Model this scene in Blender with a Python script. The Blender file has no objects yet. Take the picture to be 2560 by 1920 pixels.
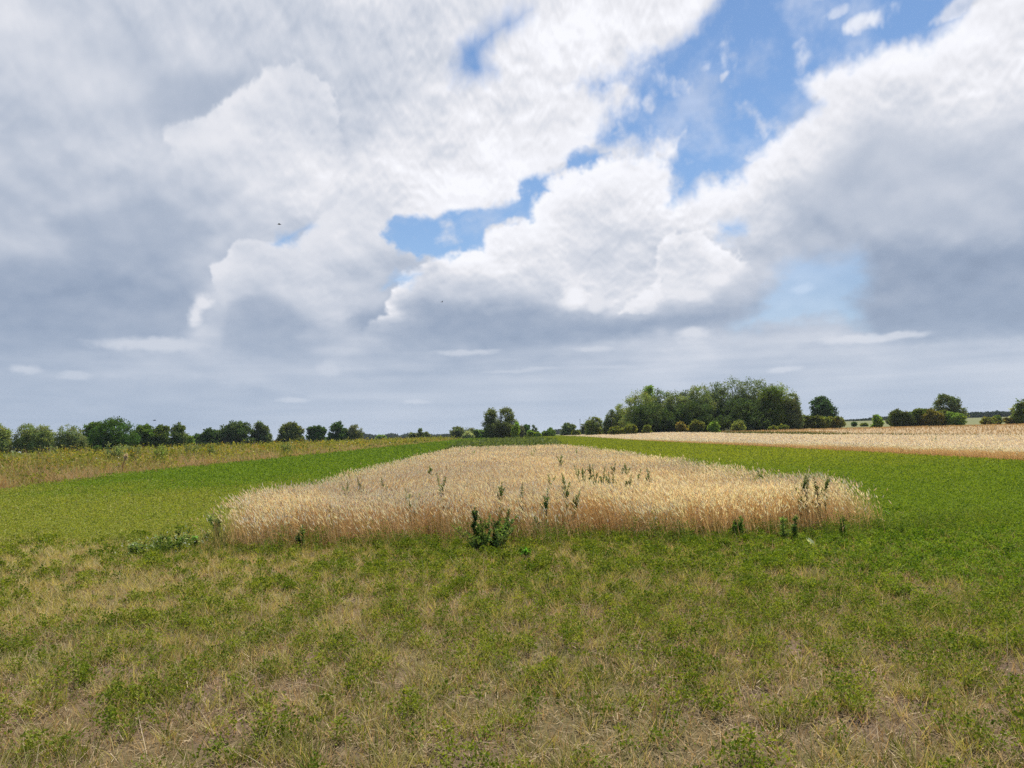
import bpy, math, random
import numpy as np
R_ = math.radians
sc = bpy.context.scene
COL = sc.collection
# ------------------------------------------------------------------ camera
EYE = 1.6
FPX = 1778.0                       # focal length in pixels of the 2560 px wide photograph
PITCH = math.atan(128/FPX); ROLL = math.atan(.0244)
FW = np.array([0, math.cos(PITCH), math.sin(PITCH)])
_u = np.array([0, -math.sin(PITCH), math.cos(PITCH)]); _r = np.array([1., 0, 0])
RT = math.cos(ROLL)*_r-math.sin(ROLL)*_u; UP = math.cos(ROLL)*_u+math.sin(ROLL)*_r
cam = bpy.data.cameras.new('camera'); camo = bpy.data.objects.new('camera', cam); COL.objects.link(camo)
cam.sensor_width = 36; cam.lens = FPX/2560*36; cam.clip_start = .05; cam.clip_end = 9000
from mathutils import Matrix, Vector
M = Matrix(((RT[0], UP[0], -FW[0], 0), (RT[1], UP[1], -FW[1], 0), (RT[2], UP[2], -FW[2], EYE), (0, 0, 0, 1)))
camo.matrix_world = M; sc.camera = camo
def ray(u, v):
    d = FW+RT*((u-1280)/FPX)+UP*((960-v)/FPX); return d/d[1]          # unit depth along +Y
def at(u, v, D):
    d = ray(u, v); return np.array([d[0]*D, D, EYE+d[2]*D])
def horizon(u): return 1088-.0244*(u-1280)
# ------------------------------------------------------------------ exposure, sun
EXPO = .3
vs = sc.view_settings; vs.view_transform = 'Standard'; vs.look = 'None'; vs.exposure = EXPO; vs.gamma = 1
SUN_EL, SUN_AZ = 60, 26             # ahead of the camera, a little to the right (azimuth from +Y towards +X)
sl = bpy.data.lights.new('sun', 'SUN'); sl.energy = 5.0; sl.angle = R_(.53); sl.color = (1, .955, .88)
so = bpy.data.objects.new('sun', sl); COL.objects.link(so); so.location = (60, 150, 250)
_s = Vector((math.sin(R_(SUN_AZ))*math.cos(R_(SUN_EL)), math.cos(R_(SUN_AZ))*math.cos(R_(SUN_EL)), math.sin(R_(SUN_EL))))
so.rotation_euler = _s.to_track_quat('Z', 'Y').to_euler()
sc.cycles.use_denoising = False     # keeps the fine stalks and blades sharp
# ------------------------------------------------------------------ sky: noise, outlines of the cloud deck in degrees (azimuth, elevation)
# ---------- noise ----------
def _hash(ix, iy, seed):
    h = (ix.astype(np.int64)*374761393 + iy.astype(np.int64)*668265263 + seed*1274126177) & 0xffffffff
    h = ((h ^ (h >> 13))*1274126177) & 0xffffffff
    return (h ^ (h >> 16)) & 0xffff
def perlin(x, y, seed=0):
    x = np.asarray(x, np.float32); y = np.asarray(y, np.float32)
    x0 = np.floor(x); y0 = np.floor(y); fx = x-x0; fy = y-y0
    ix = x0.astype(np.int64); iy = y0.astype(np.int64)
    u = fx*fx*fx*(fx*(fx*6-15)+10); v = fy*fy*fy*(fy*(fy*6-15)+10)
    def g(dx, dy):
        a = _hash(ix+dx, iy+dy, seed).astype(np.float32)*(2*np.pi/65536)
        return np.cos(a)*(fx-dx) + np.sin(a)*(fy-dy)
    a = g(0,0)*(1-u)+g(1,0)*u; b = g(0,1)*(1-u)+g(1,1)*u
    return (a*(1-v)+b*v)*1.5
def fbm(x, y, oct=5, seed=0, gain=.5, billow=False):
    s = 0; a = 1; t = 0
    for k in range(oct):
        n = perlin(x*2**k+13.7*k, y*2**k-7.3*k, seed+k)
        if billow: n = 1-2*np.abs(n)**.8 if k else n
        s = s+a*n; t += a; a *= gain
    return s/t
def sstep(a, b, x):
    t = np.clip((x-a)/(b-a), 0, 1); return t*t*(3-2*t)
def poly_sd(px, py, P):
    """signed distance to a closed outline, negative inside"""
    P = np.asarray(P, np.float32); n = len(P); d = np.full(px.shape, 1e9, np.float32); ins = np.zeros(px.shape, bool)
    for i in range(n):
        a = P[i]; b = P[(i+1) % n]; e = b-a
        wx = px-a[0]; wy = py-a[1]
        t = np.clip((wx*e[0]+wy*e[1])/(e@e+1e-9), 0, 1)
        d = np.minimum(d, (wx-e[0]*t)**2+(wy-e[1]*t)**2)
        if a[1] != b[1]:
            c = (a[1] > py) != (b[1] > py)
            ins ^= c & (px < (b[0]-a[0])*(py-a[1])/(b[1]-a[1])+a[0])
    d = np.sqrt(d); return np.where(ins, -d, d)
def line_d(px, py, P):
    P = np.asarray(P, np.float32); d = np.full(px.shape, 1e9, np.float32)
    for i in range(len(P)-1):
        a = P[i]; e = P[i+1]-a; wx = px-a[0]; wy = py-a[1]
        t = np.clip((wx*e[0]+wy*e[1])/(e@e+1e-9), 0, 1)
        d = np.minimum(d, (wx-e[0]*t)**2+(wy-e[1]*t)**2)
    return np.sqrt(d)
def lin(c):
    c = np.asarray(c, np.float32)/255; return np.where(c <= .04045, c/12.92, ((c+.055)/1.055)**2.4)
SHADES = [(160, 1.0, [(-12.3, 9.4), (-9.0, 10.9), (-3.8, 10.3), (1.8, 9.6), (8.5, 9.0), (15.4, 9.7), (19.8, 10.0), (19.5, 9.4), (14.6, 8.7), (5.5, 7.4), (-2.0, 7.3), (-9.4, 7.5)]), (163, 1.6, [(-37.5, 12.1), (-33.5, 11.6), (-26.9, 10.9), (-24.8, 9.0), (-25.4, 7.4), (-30.7, 7.3), (-35.9, 6.0), (-37.3, 5.9)]), (172, 1.2, [(-33.0, 15.4), (-27.0, 17.4), (-23.6, 15.5), (-25.4, 13.3), (-30.7, 12.8)]), (172, 0.9, [(-21.9, 9.5), (-20.3, 10.3), (-17.6, 9.6), (-16.9, 7.5), (-19.6, 7.0), (-21.6, 7.3)]), (158, 1.2, [(26.3, 10.4), (30.7, 11.5), (37.5, 11.6), (37.2, 5.9), (33.1, 6.2), (27.6, 6.9), (26.2, 7.8)]), (186, 1.8, [(24.4, 16.6), (28.4, 20.3), (33.9, 17.9), (37.5, 19.1), (37.6, 12.7), (27.9, 11.9), (23.3, 13.1)]), (178, 0.8, [(16.4, 10.3), (18.2, 11.9), (21.2, 10.4), (19.5, 9.4), (16.8, 9.4)]), (172, 0.8, [(-37.3, 4.2), (-30.6, 4.6), (-19.6, 4.2), (-16.9, 3.6), (-24.1, 2.7), (-37.3, 2.6)]), (182, 1.2, [(-26.5, 22.1), (-26.2, 23.7), (-23.3, 25.6), (-20.3, 26.4), (-21.7, 24.8), (-23.0, 23.1), (-24.9, 22.6)])]
PUFFS = [(14.2, 7.7, 1.6, 0.6, 222), (26.0, 6.3, 3.8, 0.4, 222), (-17.4, 3.2, 1.7, 0.3, 205), (-8.0, 2.9, 1.4, 0.3, 208), (21.2, 4.2, 1.6, 0.3, 215), (-14.8, 5.6, 1.4, 0.7, 206), (29.3, 6.4, 2.2, 0.3, 214), (-31.4, 4.9, 1.3, 0.4, 200), (-26.9, 7.1, 4.7, 0.6, 212), (-34.4, 5.1, 1.6, 0.4, 205), (6.9, 6.6, 1.9, 0.3, 210), (5.0, 11.0, 1.5, 1.4, 240), (6.9, 10.4, 0.8, 1.1, 226), (-24.4, 9.1, 0.8, 1.1, 226), (14.7, 10.7, 1.6, 0.6, 226), (22.8, 10.3, 1.4, 0.5, 216), (0.6, 5.2, 4.4, 0.2, 200), (10.9, 5.2, 5.7, 0.2, 200), (33.0, 3.9, 3.0, 0.3, 204), (-3.9, 6.8, 3.4, 0.3, 206), (-23.9, 10.1, 0.9, 0.9, 226), (16.9, 11.7, 1.3, 0.7, 226)]
GAPS = [(1.0, [(-4.0, 30.0), (-1.8, 31.3), (2.5, 32.4), (0.9, 30.7), (-1.7, 29.4), (-0.7, 28.0), (-3.3, 27.4), (-4.7, 27.7)]), (0.6, [(17.9, 32.0), (34.6, 28.1), (33.4, 26.3), (31.3, 25.5), (28.7, 26.1), (26.2, 25.0), (23.6, 24.4), (25.1, 22.9), (24.4, 22.0), (22.1, 21.6), (19.4, 20.6), (18.2, 19.1), (15.1, 19.2), (14.0, 18.0), (13.3, 17.9), (13.1, 19.3), (13.0, 20.8), (13.4, 22.3), (14.7, 25.4), (11.1, 27.3), (12.6, 28.4), (14.9, 29.3), (16.8, 30.8)]), (1.3, [(4.8, 26.7), (6.5, 27.2), (12.6, 28.1), (16.8, 26.0), (16.4, 23.6), (14.8, 20.7), (9.3, 21.2), (7.4, 21.1), (7.9, 22.8), (9.1, 25.0)]), (0.32, [(-8.7, 17.0), (-5.2, 17.9), (-0.6, 18.4), (1.5, 18.7), (1.8, 19.9), (3.1, 20.4), (5.9, 21.4), (9.0, 21.5), (7.8, 21.0), (3.8, 20.2), (4.0, 19.3), (2.4, 18.6), (2.0, 17.2), (-1.2, 16.7), (-1.7, 15.2), (-3.7, 14.7), (-6.4, 14.0), (-8.7, 14.8), (-10.4, 15.7)]), (0.5, [(-18.3, 15.0), (-17.9, 16.0), (-15.7, 16.8), (-16.4, 15.5), (-16.9, 15.1)]), (0.6, [(-10.2, 12.2), (-9.0, 13.0), (-6.8, 13.1), (-8.1, 12.4)]), (1.4, [(20.2, 10.0), (21.6, 11.6), (23.5, 12.0), (26.6, 11.8), (27.2, 10.0), (26.0, 8.9), (26.4, 7.6), (24.0, 8.0), (21.1, 8.5), (17.4, 8.1)]), (0.7, [(16.0, 16.0), (17.9, 15.5), (18.4, 14.6), (16.3, 15.0)])]
LAYERS = [(226, 2.0, [(-26.3, 21.8), (-24.9, 22.6), (-23.0, 23.0), (-21.7, 24.6), (-19.3, 26.4), (-16.9, 27.3), (-15.1, 26.2), (-14.5, 24.5), (-12.6, 19.6), (-18.3, 16.5), (-24.9, 17.6)], [(-26.3, 21.8), (-24.9, 22.6), (-23.0, 23.0), (-21.7, 24.6), (-19.3, 26.4), (-16.9, 27.3), (-15.1, 26.2), (-14.5, 24.5)]), (246, 1.5, [(-10.0, 10.9), (-9.0, 12.6), (-6.4, 14.0), (-3.7, 14.6), (-1.7, 15.2), (-1.2, 16.6), (2.0, 17.2), (2.4, 18.6), (4.0, 19.3), (3.6, 20.1), (7.8, 21.0), (11.5, 21.2), (13.0, 20.5), (13.1, 18.3), (14.2, 16.1), (16.9, 13.8), (19.5, 10.1), (7.3, 7.4), (-11.3, 7.6)], [(-10.0, 10.9), (-9.0, 12.6), (-6.4, 14.0), (-3.7, 14.6), (-1.7, 15.2), (-1.2, 16.6), (2.0, 17.2), (2.4, 18.6), (4.0, 19.3), (3.6, 20.1), (7.8, 21.0), (11.5, 21.2), (13.0, 20.5)]), (243, 1.2, [(12.2, 13.5), (12.7, 14.7), (14.2, 15.3), (16.3, 14.5), (18.3, 13.0), (21.2, 10.4), (19.5, 9.5), (11.8, 9.6)], [(12.2, 13.5), (12.7, 14.7), (14.2, 15.3), (16.3, 14.5), (18.3, 13.0)]), (236, 1.4, [(8.9, 9.7), (10.0, 10.9), (11.9, 11.9), (12.2, 10.6), (11.1, 9.6)], [(8.9, 9.7), (10.0, 10.9), (11.9, 11.9)]), (243, 1.5, [(36.1, 26.6), (33.4, 26.1), (31.3, 25.4), (28.7, 26.0), (26.2, 25.0), (23.6, 24.4), (25.1, 22.9), (24.4, 21.9), (22.1, 21.5), (19.4, 20.5), (18.2, 19.1), (15.1, 19.0), (14.2, 16.1), (16.9, 13.1), (26.3, 11.7), (26.7, 7.4), (36.0, 5.8), (40.6, 8.8), (41.8, 25.8)], [(36.1, 26.6), (33.4, 26.1), (31.3, 25.4), (28.7, 26.0), (26.2, 25.0), (23.6, 24.4), (25.1, 22.9), (24.4, 21.9), (22.1, 21.5), (19.4, 20.5), (18.2, 19.1), (15.1, 19.0)]), (222, 2.0, [(-23.2, 12.8), (-21.0, 15.3), (-18.3, 15.0), (-16.4, 15.4), (-15.1, 17.1), (-12.6, 19.6), (-9.3, 18.3), (-8.7, 16.2), (-10.4, 15.5), (-8.2, 14.7), (-10.5, 12.3), (-12.7, 7.6), (-20.9, 7.1), (-22.9, 10.1)], [(-23.2, 12.8), (-21.0, 15.3), (-18.3, 15.0), (-16.4, 15.4), (-15.1, 17.1), (-13.7, 18.5)]), (238, 1.7, [(-14.7, 21.8), (-7.4, 19.8), (-8.7, 17.0), (-5.2, 18.0), (-0.6, 18.5), (1.5, 18.8), (1.9, 20.0), (5.9, 21.5), (7.9, 23.1), (8.3, 24.7), (4.2, 26.9), (-3.5, 27.7), (-11.1, 26.2)], [(-5.2, 18.0), (-0.6, 18.5), (1.5, 18.8), (1.9, 20.0), (5.9, 21.5), (7.9, 23.1)])]
PTS = [(-36.4, 27.8, 205), (-32.4, 27.3, 198), (-28.1, 29.0, 208), (-23.3, 28.5, 205), (-18.3, 29.8, 210), (-11.0, 31.1, 222), (-7.3, 28.9, 222), (-1.6, 25.8, 228), (3.6, 30.0, 232), (8.2, 30.3, 232), (12.0, 30.5, 232), (-36.3, 23.1, 200), (-32.3, 23.4, 198), (-28.0, 24.2, 188), (-25.9, 23.4, 180), (-22.7, 25.7, 196), (-18.3, 25.3, 222), (-15.4, 27.4, 205), (-12.5, 27.4, 205), (-12.5, 24.8, 205), (-9.2, 25.3, 216), (-34.7, 19.2, 200), (-30.9, 19.6, 205), (-27.1, 20.8, 214), (-22.3, 21.7, 212), (-18.3, 22.8, 216), (-19.6, 20.7, 204), (-14.7, 21.8, 212), (-7.4, 22.1, 225), (0.3, 24.1, 232), (4.1, 22.0, 236), (-1.7, 19.8, 232), (-7.4, 19.8, 220), (-36.1, 14.6, 185), (-32.2, 16.4, 188), (-27.9, 16.0, 180), (-23.9, 17.4, 188), (-19.6, 17.8, 198), (-14.8, 18.4, 218), (-11.2, 17.2, 208), (-13.4, 15.4, 208), (-34.5, 11.2, 172), (-30.2, 11.6, 170), (-26.4, 13.3, 178), (-22.3, 13.2, 206), (-17.6, 13.1, 204), (-14.8, 14.0, 206), (-11.9, 14.1, 206), (-34.4, 8.5, 160), (-29.9, 10.1, 163), (-26.3, 10.0, 170), (-23.8, 9.1, 222), (-20.3, 8.9, 178), (-19.6, 7.5, 172), (-15.5, 11.1, 200), (-13.0, 9.7, 205), (-11.2, 11.2, 200), (-33.3, 6.1, 190), (-27.8, 7.2, 205), (-30.6, 4.6, 180), (-23.2, 5.7, 195), (-33.3, 3.6, 168), (-26.3, 3.3, 170), (-18.3, 5.4, 190), (-14.8, 3.2, 186), (-21.6, 3.3, 182), (-8.3, 11.2, 195), (-5.3, 12.0, 205), (-1.9, 13.4, 230), (0.8, 13.7, 236), (3.8, 15.4, 214), (7.7, 18.4, 226), (11.5, 19.1, 238), (9.5, 15.8, 205), (6.1, 13.9, 206), (0.7, 10.8, 190), (-3.9, 9.4, 172), (-7.6, 8.7, 166), (-0.1, 8.4, 162), (5.5, 8.0, 164), (3.0, 10.7, 205), (5.6, 11.0, 236), (8.6, 12.3, 208), (14.1, 14.0, 240), (16.9, 13.1, 225), (19.5, 10.8, 190), (15.8, 10.7, 182), (13.0, 12.0, 212), (11.1, 10.3, 222), (14.0, 10.5, 205), (16.8, 9.9, 185), (17.1, 17.5, 222), (20.6, 18.8, 232), (22.0, 20.2, 222), (19.1, 15.6, 210), (23.8, 17.0, 196), (21.7, 14.0, 196), (22.3, 12.5, 200), (27.1, 24.2, 240), (31.0, 24.4, 242), (34.9, 25.0, 240), (36.8, 22.3, 232), (26.9, 21.8, 206), (31.3, 21.2, 214), (35.4, 20.5, 215), (28.2, 18.5, 198), (32.5, 17.6, 196), (36.4, 17.3, 205), (26.6, 15.6, 192), (30.9, 14.0, 186), (35.7, 13.7, 192), (26.4, 12.7, 176), (30.1, 10.9, 168), (33.9, 9.8, 166), (36.0, 11.3, 176), (28.3, 8.5, 168), (31.9, 7.5, 164), (35.3, 7.7, 170), (26.5, 9.4, 192), (-7.6, 5.4, 190), (-0.2, 5.6, 196), (7.3, 6.1, 196), (14.5, 6.9, 200), (13.9, 7.7, 215), (19.7, 6.6, 198), (26.0, 6.3, 218), (29.0, 6.3, 210), (33.1, 4.9, 200), (24.4, 4.5, 196), (17.9, 3.8, 192), (7.2, 3.5, 188), (-4.0, 3.1, 184), (30.2, 2.2, 186), (17.8, 2.1, 184), (35.4, 5.3, 205)]
WISPS=[(27.7,27.6,1.0,.55,.8),(26.3,28.6,.9,.4,.5),(17.3,25.8,.5,.5,.55),(20.0,20.6,1.7,.5,.7),(15.8,19.2,.8,.3,.4),(33.0,26.5,1.5,.6,.7),(22.5,6.3,1.6,.3,.7)]
def sky_clouds(az, el):
    """cloud radiance (display linear) and cover for directions given in degrees"""
    # clouds flatten towards the horizon, so the noise does too
    ys = 22*np.log1p(np.maximum(el, -1)/9+.12).astype(np.float32); xs = az*.95+0*el
    w1 = fbm(xs/9, ys/7, 6, 11, .55); w2 = fbm(xs/9+40, ys/7, 6, 21, .55)
    b1 = fbm(xs/2.6, ys/2.1, 6, 31, .52, True); b2 = fbm(xs/2.6, (ys+.28)/2.1, 4, 31, .52, True); h1 = fbm(xs/1.0, ys/.8, 3, 41, .6)
    X = az+2.0*w1+.25*h1; Y = el+1.5*w2+.2*h1
    # brightness: hand-set anchors blended, then billows lit from above
    B = np.zeros(az.shape, np.float32); W = np.full(az.shape, 1e-6, np.float32)
    Xb = az+3.0*w1; Yb = el+2.2*w2
    for (a, e, b) in PTS:
        s = 1.5+e*.03
        g = np.exp(-((Xb-a)**2/(1.35*s)**2+(Yb-e)**2/s**2)*.5)+2e-4/(1+((Xb-a)**2+(Yb-e)**2)/20)
        B += g*b; W += g
    B /= W
    hf = lambda q, r: fbm(q/8.5, r/6.5, 5, 51, .45)
    lit = hf(xs, ys)-hf(xs+.2, ys+.8)
    fine = fbm(xs/2.2, ys/1.6, 5, 55, .5); fine2 = fbm((xs+.1)/2.2, (ys+.25)/1.6, 5, 55, .5)
    puff = sstep(188, 225, B)
    amp = sstep(1, 10, el)
    B = B+amp*(62*lit+6*w2+puff*(20*(fine-fine2)+18*(fbm(xs/2.6, ys/2.1, 4, 31, .52, True)-b2)+5*b1)+2*fine)
    B = 200+(B-200)*np.where(B < 200, 1.05, 1.0)
    # strata low down
    st = fbm(az/16, el/1.0, 5, 61, .5)
    B += (1-sstep(5, 11, el))*sstep(-1, 1.5, el)*20*st
    for (v, s, P) in SHADES:
        sd = poly_sd(az+2.2*w1+.3*h1, el+1.0*w2+.15*h1, P)-.5*b1
        B += .85*sstep(s, -s*.6, sd)*np.minimum(v+9*fine+24*lit-B, 0)
    for (a, e, ra, re, v) in PUFFS:
        g = 1-np.sqrt(((az+1.2*w1+.3*h1-a)/ra)**2+((el+.5*w2+.15*h1-e)/re)**2)+.35*b1
        B += sstep(0, .75, g)*np.maximum(v-B, 0)*.9
    # outlines of the nearer heaps, with a sunlit rim
    for i, (rb, rw, P, L) in enumerate(LAYERS):
        q = 1.1 
        sd = poly_sd(az+1.5*q*w1+.3*h1, el+1.3*q*w2+.25*h1, P)-q*.55*b1
        ld = line_d(az+1.5*q*w1+.3*h1, el+1.3*q*w2+.25*h1, L)
        ins = sstep(.20, -.22, sd+.25*fine)
        near = np.exp(-(np.maximum(ld-.2, 0)/rw)**1.2)*(.50+.55*sstep(-.35, .35, fbm(xs/4.5+7*i, ys/3.5, 3, 75))+.22*b1+.4*(fine-fine2)+.2*fine)
        B = B+ins*np.clip(near, 0, 1)*np.maximum(rb-B, 0)
        # the air just outside a lit edge stays a little greyer
        B -= (1-ins)*np.exp(-ld/1.3)*5
    # cover: holes in the deck
    A = np.ones(az.shape, np.float32)
    for i, (s, P) in enumerate(GAPS):
        sd = poly_sd(X, Y, P)-.55*b1-.12*h1
        if i == 2: sd = sd+2.6*fbm(xs/3.2, ys/2.4, 5, 71, .6)+.7
        A = np.minimum(A, np.maximum(sstep(-s*1.6, s*.9, sd-.45*fine-.25*h1), .45 if i == 6 else 0))
    A = np.maximum(A, .34*sstep(-.15, .55, fbm(xs/6+ys/9, ys/3.5-xs/14, 5, 83, .6)))
    # wisps floating in the blue
    wi = fbm(xs/3.3+ys/6, ys/2.3-xs/8, 5, 81, .55)
    A = np.maximum(A, .6*sstep(.15, .70, wi+.3*w1+.25*fine))
    for (a, e, ra, re, k) in WISPS:
        g = 1-np.sqrt(((X-a-.5*(el-e))/ra)**2+((Y-e)/re)**2)
        A = np.maximum(A, k*sstep(-.3, .75, g+.9*fine+.5*h1+.2*b1))
    # haze: thin bright air near the horizon
    B = B+7*sstep(3, 12, el)+9*(1-sstep(3, 8, el))
    hz = np.exp(-np.maximum(el, 0)/9.0)
    B = np.clip(B, 120, 251)
    t = np.clip((B-165)/70, 0, 1)
    C = np.stack([lin(B-13*(1-t)-1), lin(B+1*(1-t)), lin(np.minimum(B+18*(1-t)+6, 255))], -1)
    hc = lin(np.array([182., 198, 218]))
    k = (.45*(1-sstep(1, 11, el)))[..., None]
    C = C*(1-k)+hc*k
    gapfill = np.clip(.03+.97*hz**1.15, 0, 1)      # air light over the blue
    A2 = A+(1-A)*gapfill
    cc = np.where(A2[..., None] > 0, (C*A[..., None]+hc*((1-A)*gapfill)[..., None])/np.maximum(A2, 1e-4)[..., None], C)
    return cc, A2
SKYSCALE = 2**-EXPO
def build_world():
    w = bpy.data.worlds.new('World'); sc.world = w; w.use_nodes = True
    nt = w.node_tree; nt.nodes.clear(); N = nt.nodes.new; L = nt.links.new
    W, H = 6144, 1600                      # azimuth all round, elevation -3.75 .. 90 degrees
    img = np.zeros((H, W, 4), np.float32)
    azs = ((np.arange(W)+.5)/W-.5)*360; els = -3.75+(np.arange(H)+.5)/H*93.75
    # clouds of the part of the sky that lies ahead
    ci = np.where(np.abs(azs) < 56)[0]; ri = np.where(els < 46)[0]
    A_, E_ = np.meshgrid(azs[ci].astype(np.float32), els[ri].astype(np.float32))
    C, a = sky_clouds(A_, E_)
    # the rest of the dome: scattered fair-weather cloud
    rr = np.arange(H)
    A2, E2 = np.meshgrid(azs[::4].astype(np.float32), els[rr][::4].astype(np.float32))
    z = np.maximum(np.sin(np.radians(E2)), .06)
    px = np.sin(np.radians(A2))*np.cos(np.radians(E2))/z; py = np.cos(np.radians(A2))*np.cos(np.radians(E2))/z
    n = fbm(px*1.1, py*1.1, 5, 91, .55); c = sstep(.08, .36, n)*.85
    bb = 190+30*fbm(px*2, py*2, 4, 95)-30*sstep(.1, .5, n)
    cc = np.stack([lin(bb-4), lin(bb), lin(np.minimum(bb+12, 255))], -1)
    up = lambda m: np.repeat(np.repeat(m, 4, 0), 4, 1)
    img[rr, :, 3] = up(c)[:len(rr), :W]; img[rr, :, :3] = up(cc)[:len(rr), :W]
    edge = sstep(56, 46, np.abs(A_))*sstep(46, 38, E_)
    old = img[np.ix_(ri, ci)]
    new = np.concatenate([C, a[..., None]], -1)
    img[np.ix_(ri, ci)] = old*(1-edge[..., None])+new*edge[..., None]
    img[..., :3] *= SKYSCALE
    im = bpy.data.images.new('cloud_field', W, H, alpha=True, float_buffer=True)
    im.colorspace_settings.name = 'Non-Color'; im.alpha_mode = 'CHANNEL_PACKED'
    im.pixels.foreach_set(img.ravel()); im.update(); im.pack()
    env = N('ShaderNodeTexImage'); env.image = im; env.interpolation = 'Cubic'; env.extension = 'EXTEND'
    tc = N('ShaderNodeTexCoord'); sp = N('ShaderNodeSeparateXYZ'); cb = N('ShaderNodeCombineXYZ'); L(tc.outputs['Generated'], sp.inputs[0])
    def m(op, x, y=None, z=None):
        k = N('ShaderNodeMath'); k.operation = op
        for s, v in enumerate((x, y, z)):
            if v is None: continue
            if isinstance(v, (int, float)): k.inputs[s].default_value = v
            else: L(v, k.inputs[s])
        return k.outputs[0]
    L(m('MULTIPLY_ADD', m('ARCTAN2', sp.outputs[0], sp.outputs[1]), 1/(2*math.pi), .5), cb.inputs[0])
    L(m('MULTIPLY_ADD', m('ARCSINE', sp.outputs[2]), 180/math.pi/93.75, 3.75/93.75), cb.inputs[1]); L(cb.outputs[0], env.inputs[0])
    sky = N('ShaderNodeTexSky'); sky.sky_type = 'NISHITA'; sky.sun_disc = False
    sky.sun_elevation = R_(SUN_EL); sky.sun_rotation = R_(SUN_AZ); sky.air_density = 1.0; sky.dust_density = .1; sky.ozone_density = 2.0
    b1 = N('ShaderNodeBackground'); b1.inputs['Strength'].default_value = .098
    b2 = N('ShaderNodeBackground'); mx = N('ShaderNodeMixShader'); out = N('ShaderNodeOutputWorld')
    hs = N('ShaderNodeHueSaturation'); hs.inputs['Saturation'].default_value = 1.12; L(sky.outputs[0], hs.inputs['Color']); L(hs.outputs[0], b1.inputs[0]); L(env.outputs[0], b2.inputs[0]); L(env.outputs[1], mx.inputs[0])
    L(b1.outputs[0], mx.inputs[1]); L(b2.outputs[0], mx.inputs[2]); L(mx.outputs[0], out.inputs[0])
build_world()
# ------------------------------------------------------------------ helpers
rng = np.random.default_rng(7)
def U(a, b, n): return rng.uniform(a, b, n)
class Acc:
    """collects vertices, triangles, quads and a colour per vertex, then links them as one mesh object"""
    def __init__(s): s.v = []; s.t = []; s.q = []; s.c = []; s.n = 0
    def add(s, v, c, t=None, q=None):
        v = np.asarray(v, np.float32).reshape(-1, 3); c = np.broadcast_to(np.asarray(c, np.float32), v.shape)
        s.v.append(v); s.c.append(c)
        if t is not None and len(t): s.t.append(np.asarray(t, np.int32)+s.n)
        if q is not None and len(q): s.q.append(np.asarray(q, np.int32)+s.n)
        s.n += len(v)
    def build(s, name, mat, parent=None, loc=None, smooth=False):
        V = np.concatenate(s.v); C = np.concatenate(s.c)
        T = np.concatenate(s.t) if s.t else np.zeros((0, 3), np.int32); Q = np.concatenate(s.q) if s.q else np.zeros((0, 4), np.int32)
        if loc is not None: V = V-np.asarray(loc, np.float32)
        me = bpy.data.meshes.new(name); me.vertices.add(len(V)); me.vertices.foreach_set('co', V.ravel())
        me.loops.add(T.size+Q.size); me.loops.foreach_set('vertex_index', np.concatenate([T.ravel(), Q.ravel()]))
        me.polygons.add(len(T)+len(Q))
        me.polygons.foreach_set('loop_start', np.concatenate([np.arange(len(T))*3, T.size+np.arange(len(Q))*4]).astype(np.int32))
        if smooth: me.polygons.foreach_set('use_smooth', np.ones(len(T)+len(Q), bool))
        a = me.color_attributes.new('tint', 'FLOAT_COLOR', 'POINT')
        a.data.foreach_set('color', np.concatenate([C, np.ones((len(C), 1), np.float32)], 1).ravel())
        me.update(calc_edges=True); me.materials.append(mat)
        o = bpy.data.objects.new(name, me); COL.objects.link(o)
        if parent is not None: o.parent = parent
        elif loc is not None: o.location = loc
        return o
def tag(o, label=None, cat=None, group=None, kind=None):
    for k, v in (('label', label), ('category', cat), ('group', group), ('kind', kind)):
        if v: o[k] = v
    return o
def thing(name, loc, label, cat, group=None):
    o = bpy.data.objects.new(name, None); COL.objects.link(o); o.location = loc; o.empty_display_size = .2
    return tag(o, label, cat, group)
def ribbons(acc, P, h, w, az, lean, bend, c0, c1, nseg=2, face=None, prof=.7):
    """curved tapering blades; returns tip position and direction"""
    P = np.asarray(P, np.float32); n = len(P)
    h, w, az, lean, bend = [np.broadcast_to(np.asarray(a, np.float32), (n,)) for a in (h, w, az, lean, bend)]
    f = U(0, np.pi, n) if face is None else face
    S = np.stack([np.cos(f), np.sin(f), np.zeros(n)], 1)
    c0 = np.broadcast_to(np.asarray(c0, np.float32), (n, 3)); c1 = np.broadcast_to(np.asarray(c1, np.float32), (n, 3))
    vs_ = []; cs_ = []; p = P.copy()
    for k in range(nseg+1):
        t = k/nseg; th = lean+bend*t
        d = np.stack([np.sin(th)*np.cos(az), np.sin(th)*np.sin(az), np.cos(th)], 1)
        if k: p = p+d*(h/nseg)[:, None]
        cc = c0*(1-t)+c1*t
        if k < nseg:
            ww = (w*(1-t)**prof*.5)[:, None]; vs_ += [p-S*ww, p+S*ww]; cs_ += [cc, cc]
        else: vs_.append(p); cs_.append(cc)
    m = 2*nseg+1; V = np.stack(vs_, 1).reshape(-1, 3); C = np.stack(cs_, 1).reshape(-1, 3)
    b = (np.arange(n)*m)[:, None]
    q = np.concatenate([b+np.array([2*k, 2*k+1, 2*k+3, 2*k+2]) for k in range(nseg-1)]) if nseg > 1 else None
    acc.add(V, C, b+np.array([2*nseg-2, 2*nseg-1, 2*nseg]), q)
    return p, d
def unit(v): return v/np.maximum(np.linalg.norm(v, axis=-1, keepdims=True), 1e-6)
def rdir(n, up=0.):
    d = rng.normal(size=(n, 3)); d[:, 2] += up; return unit(d)
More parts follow.
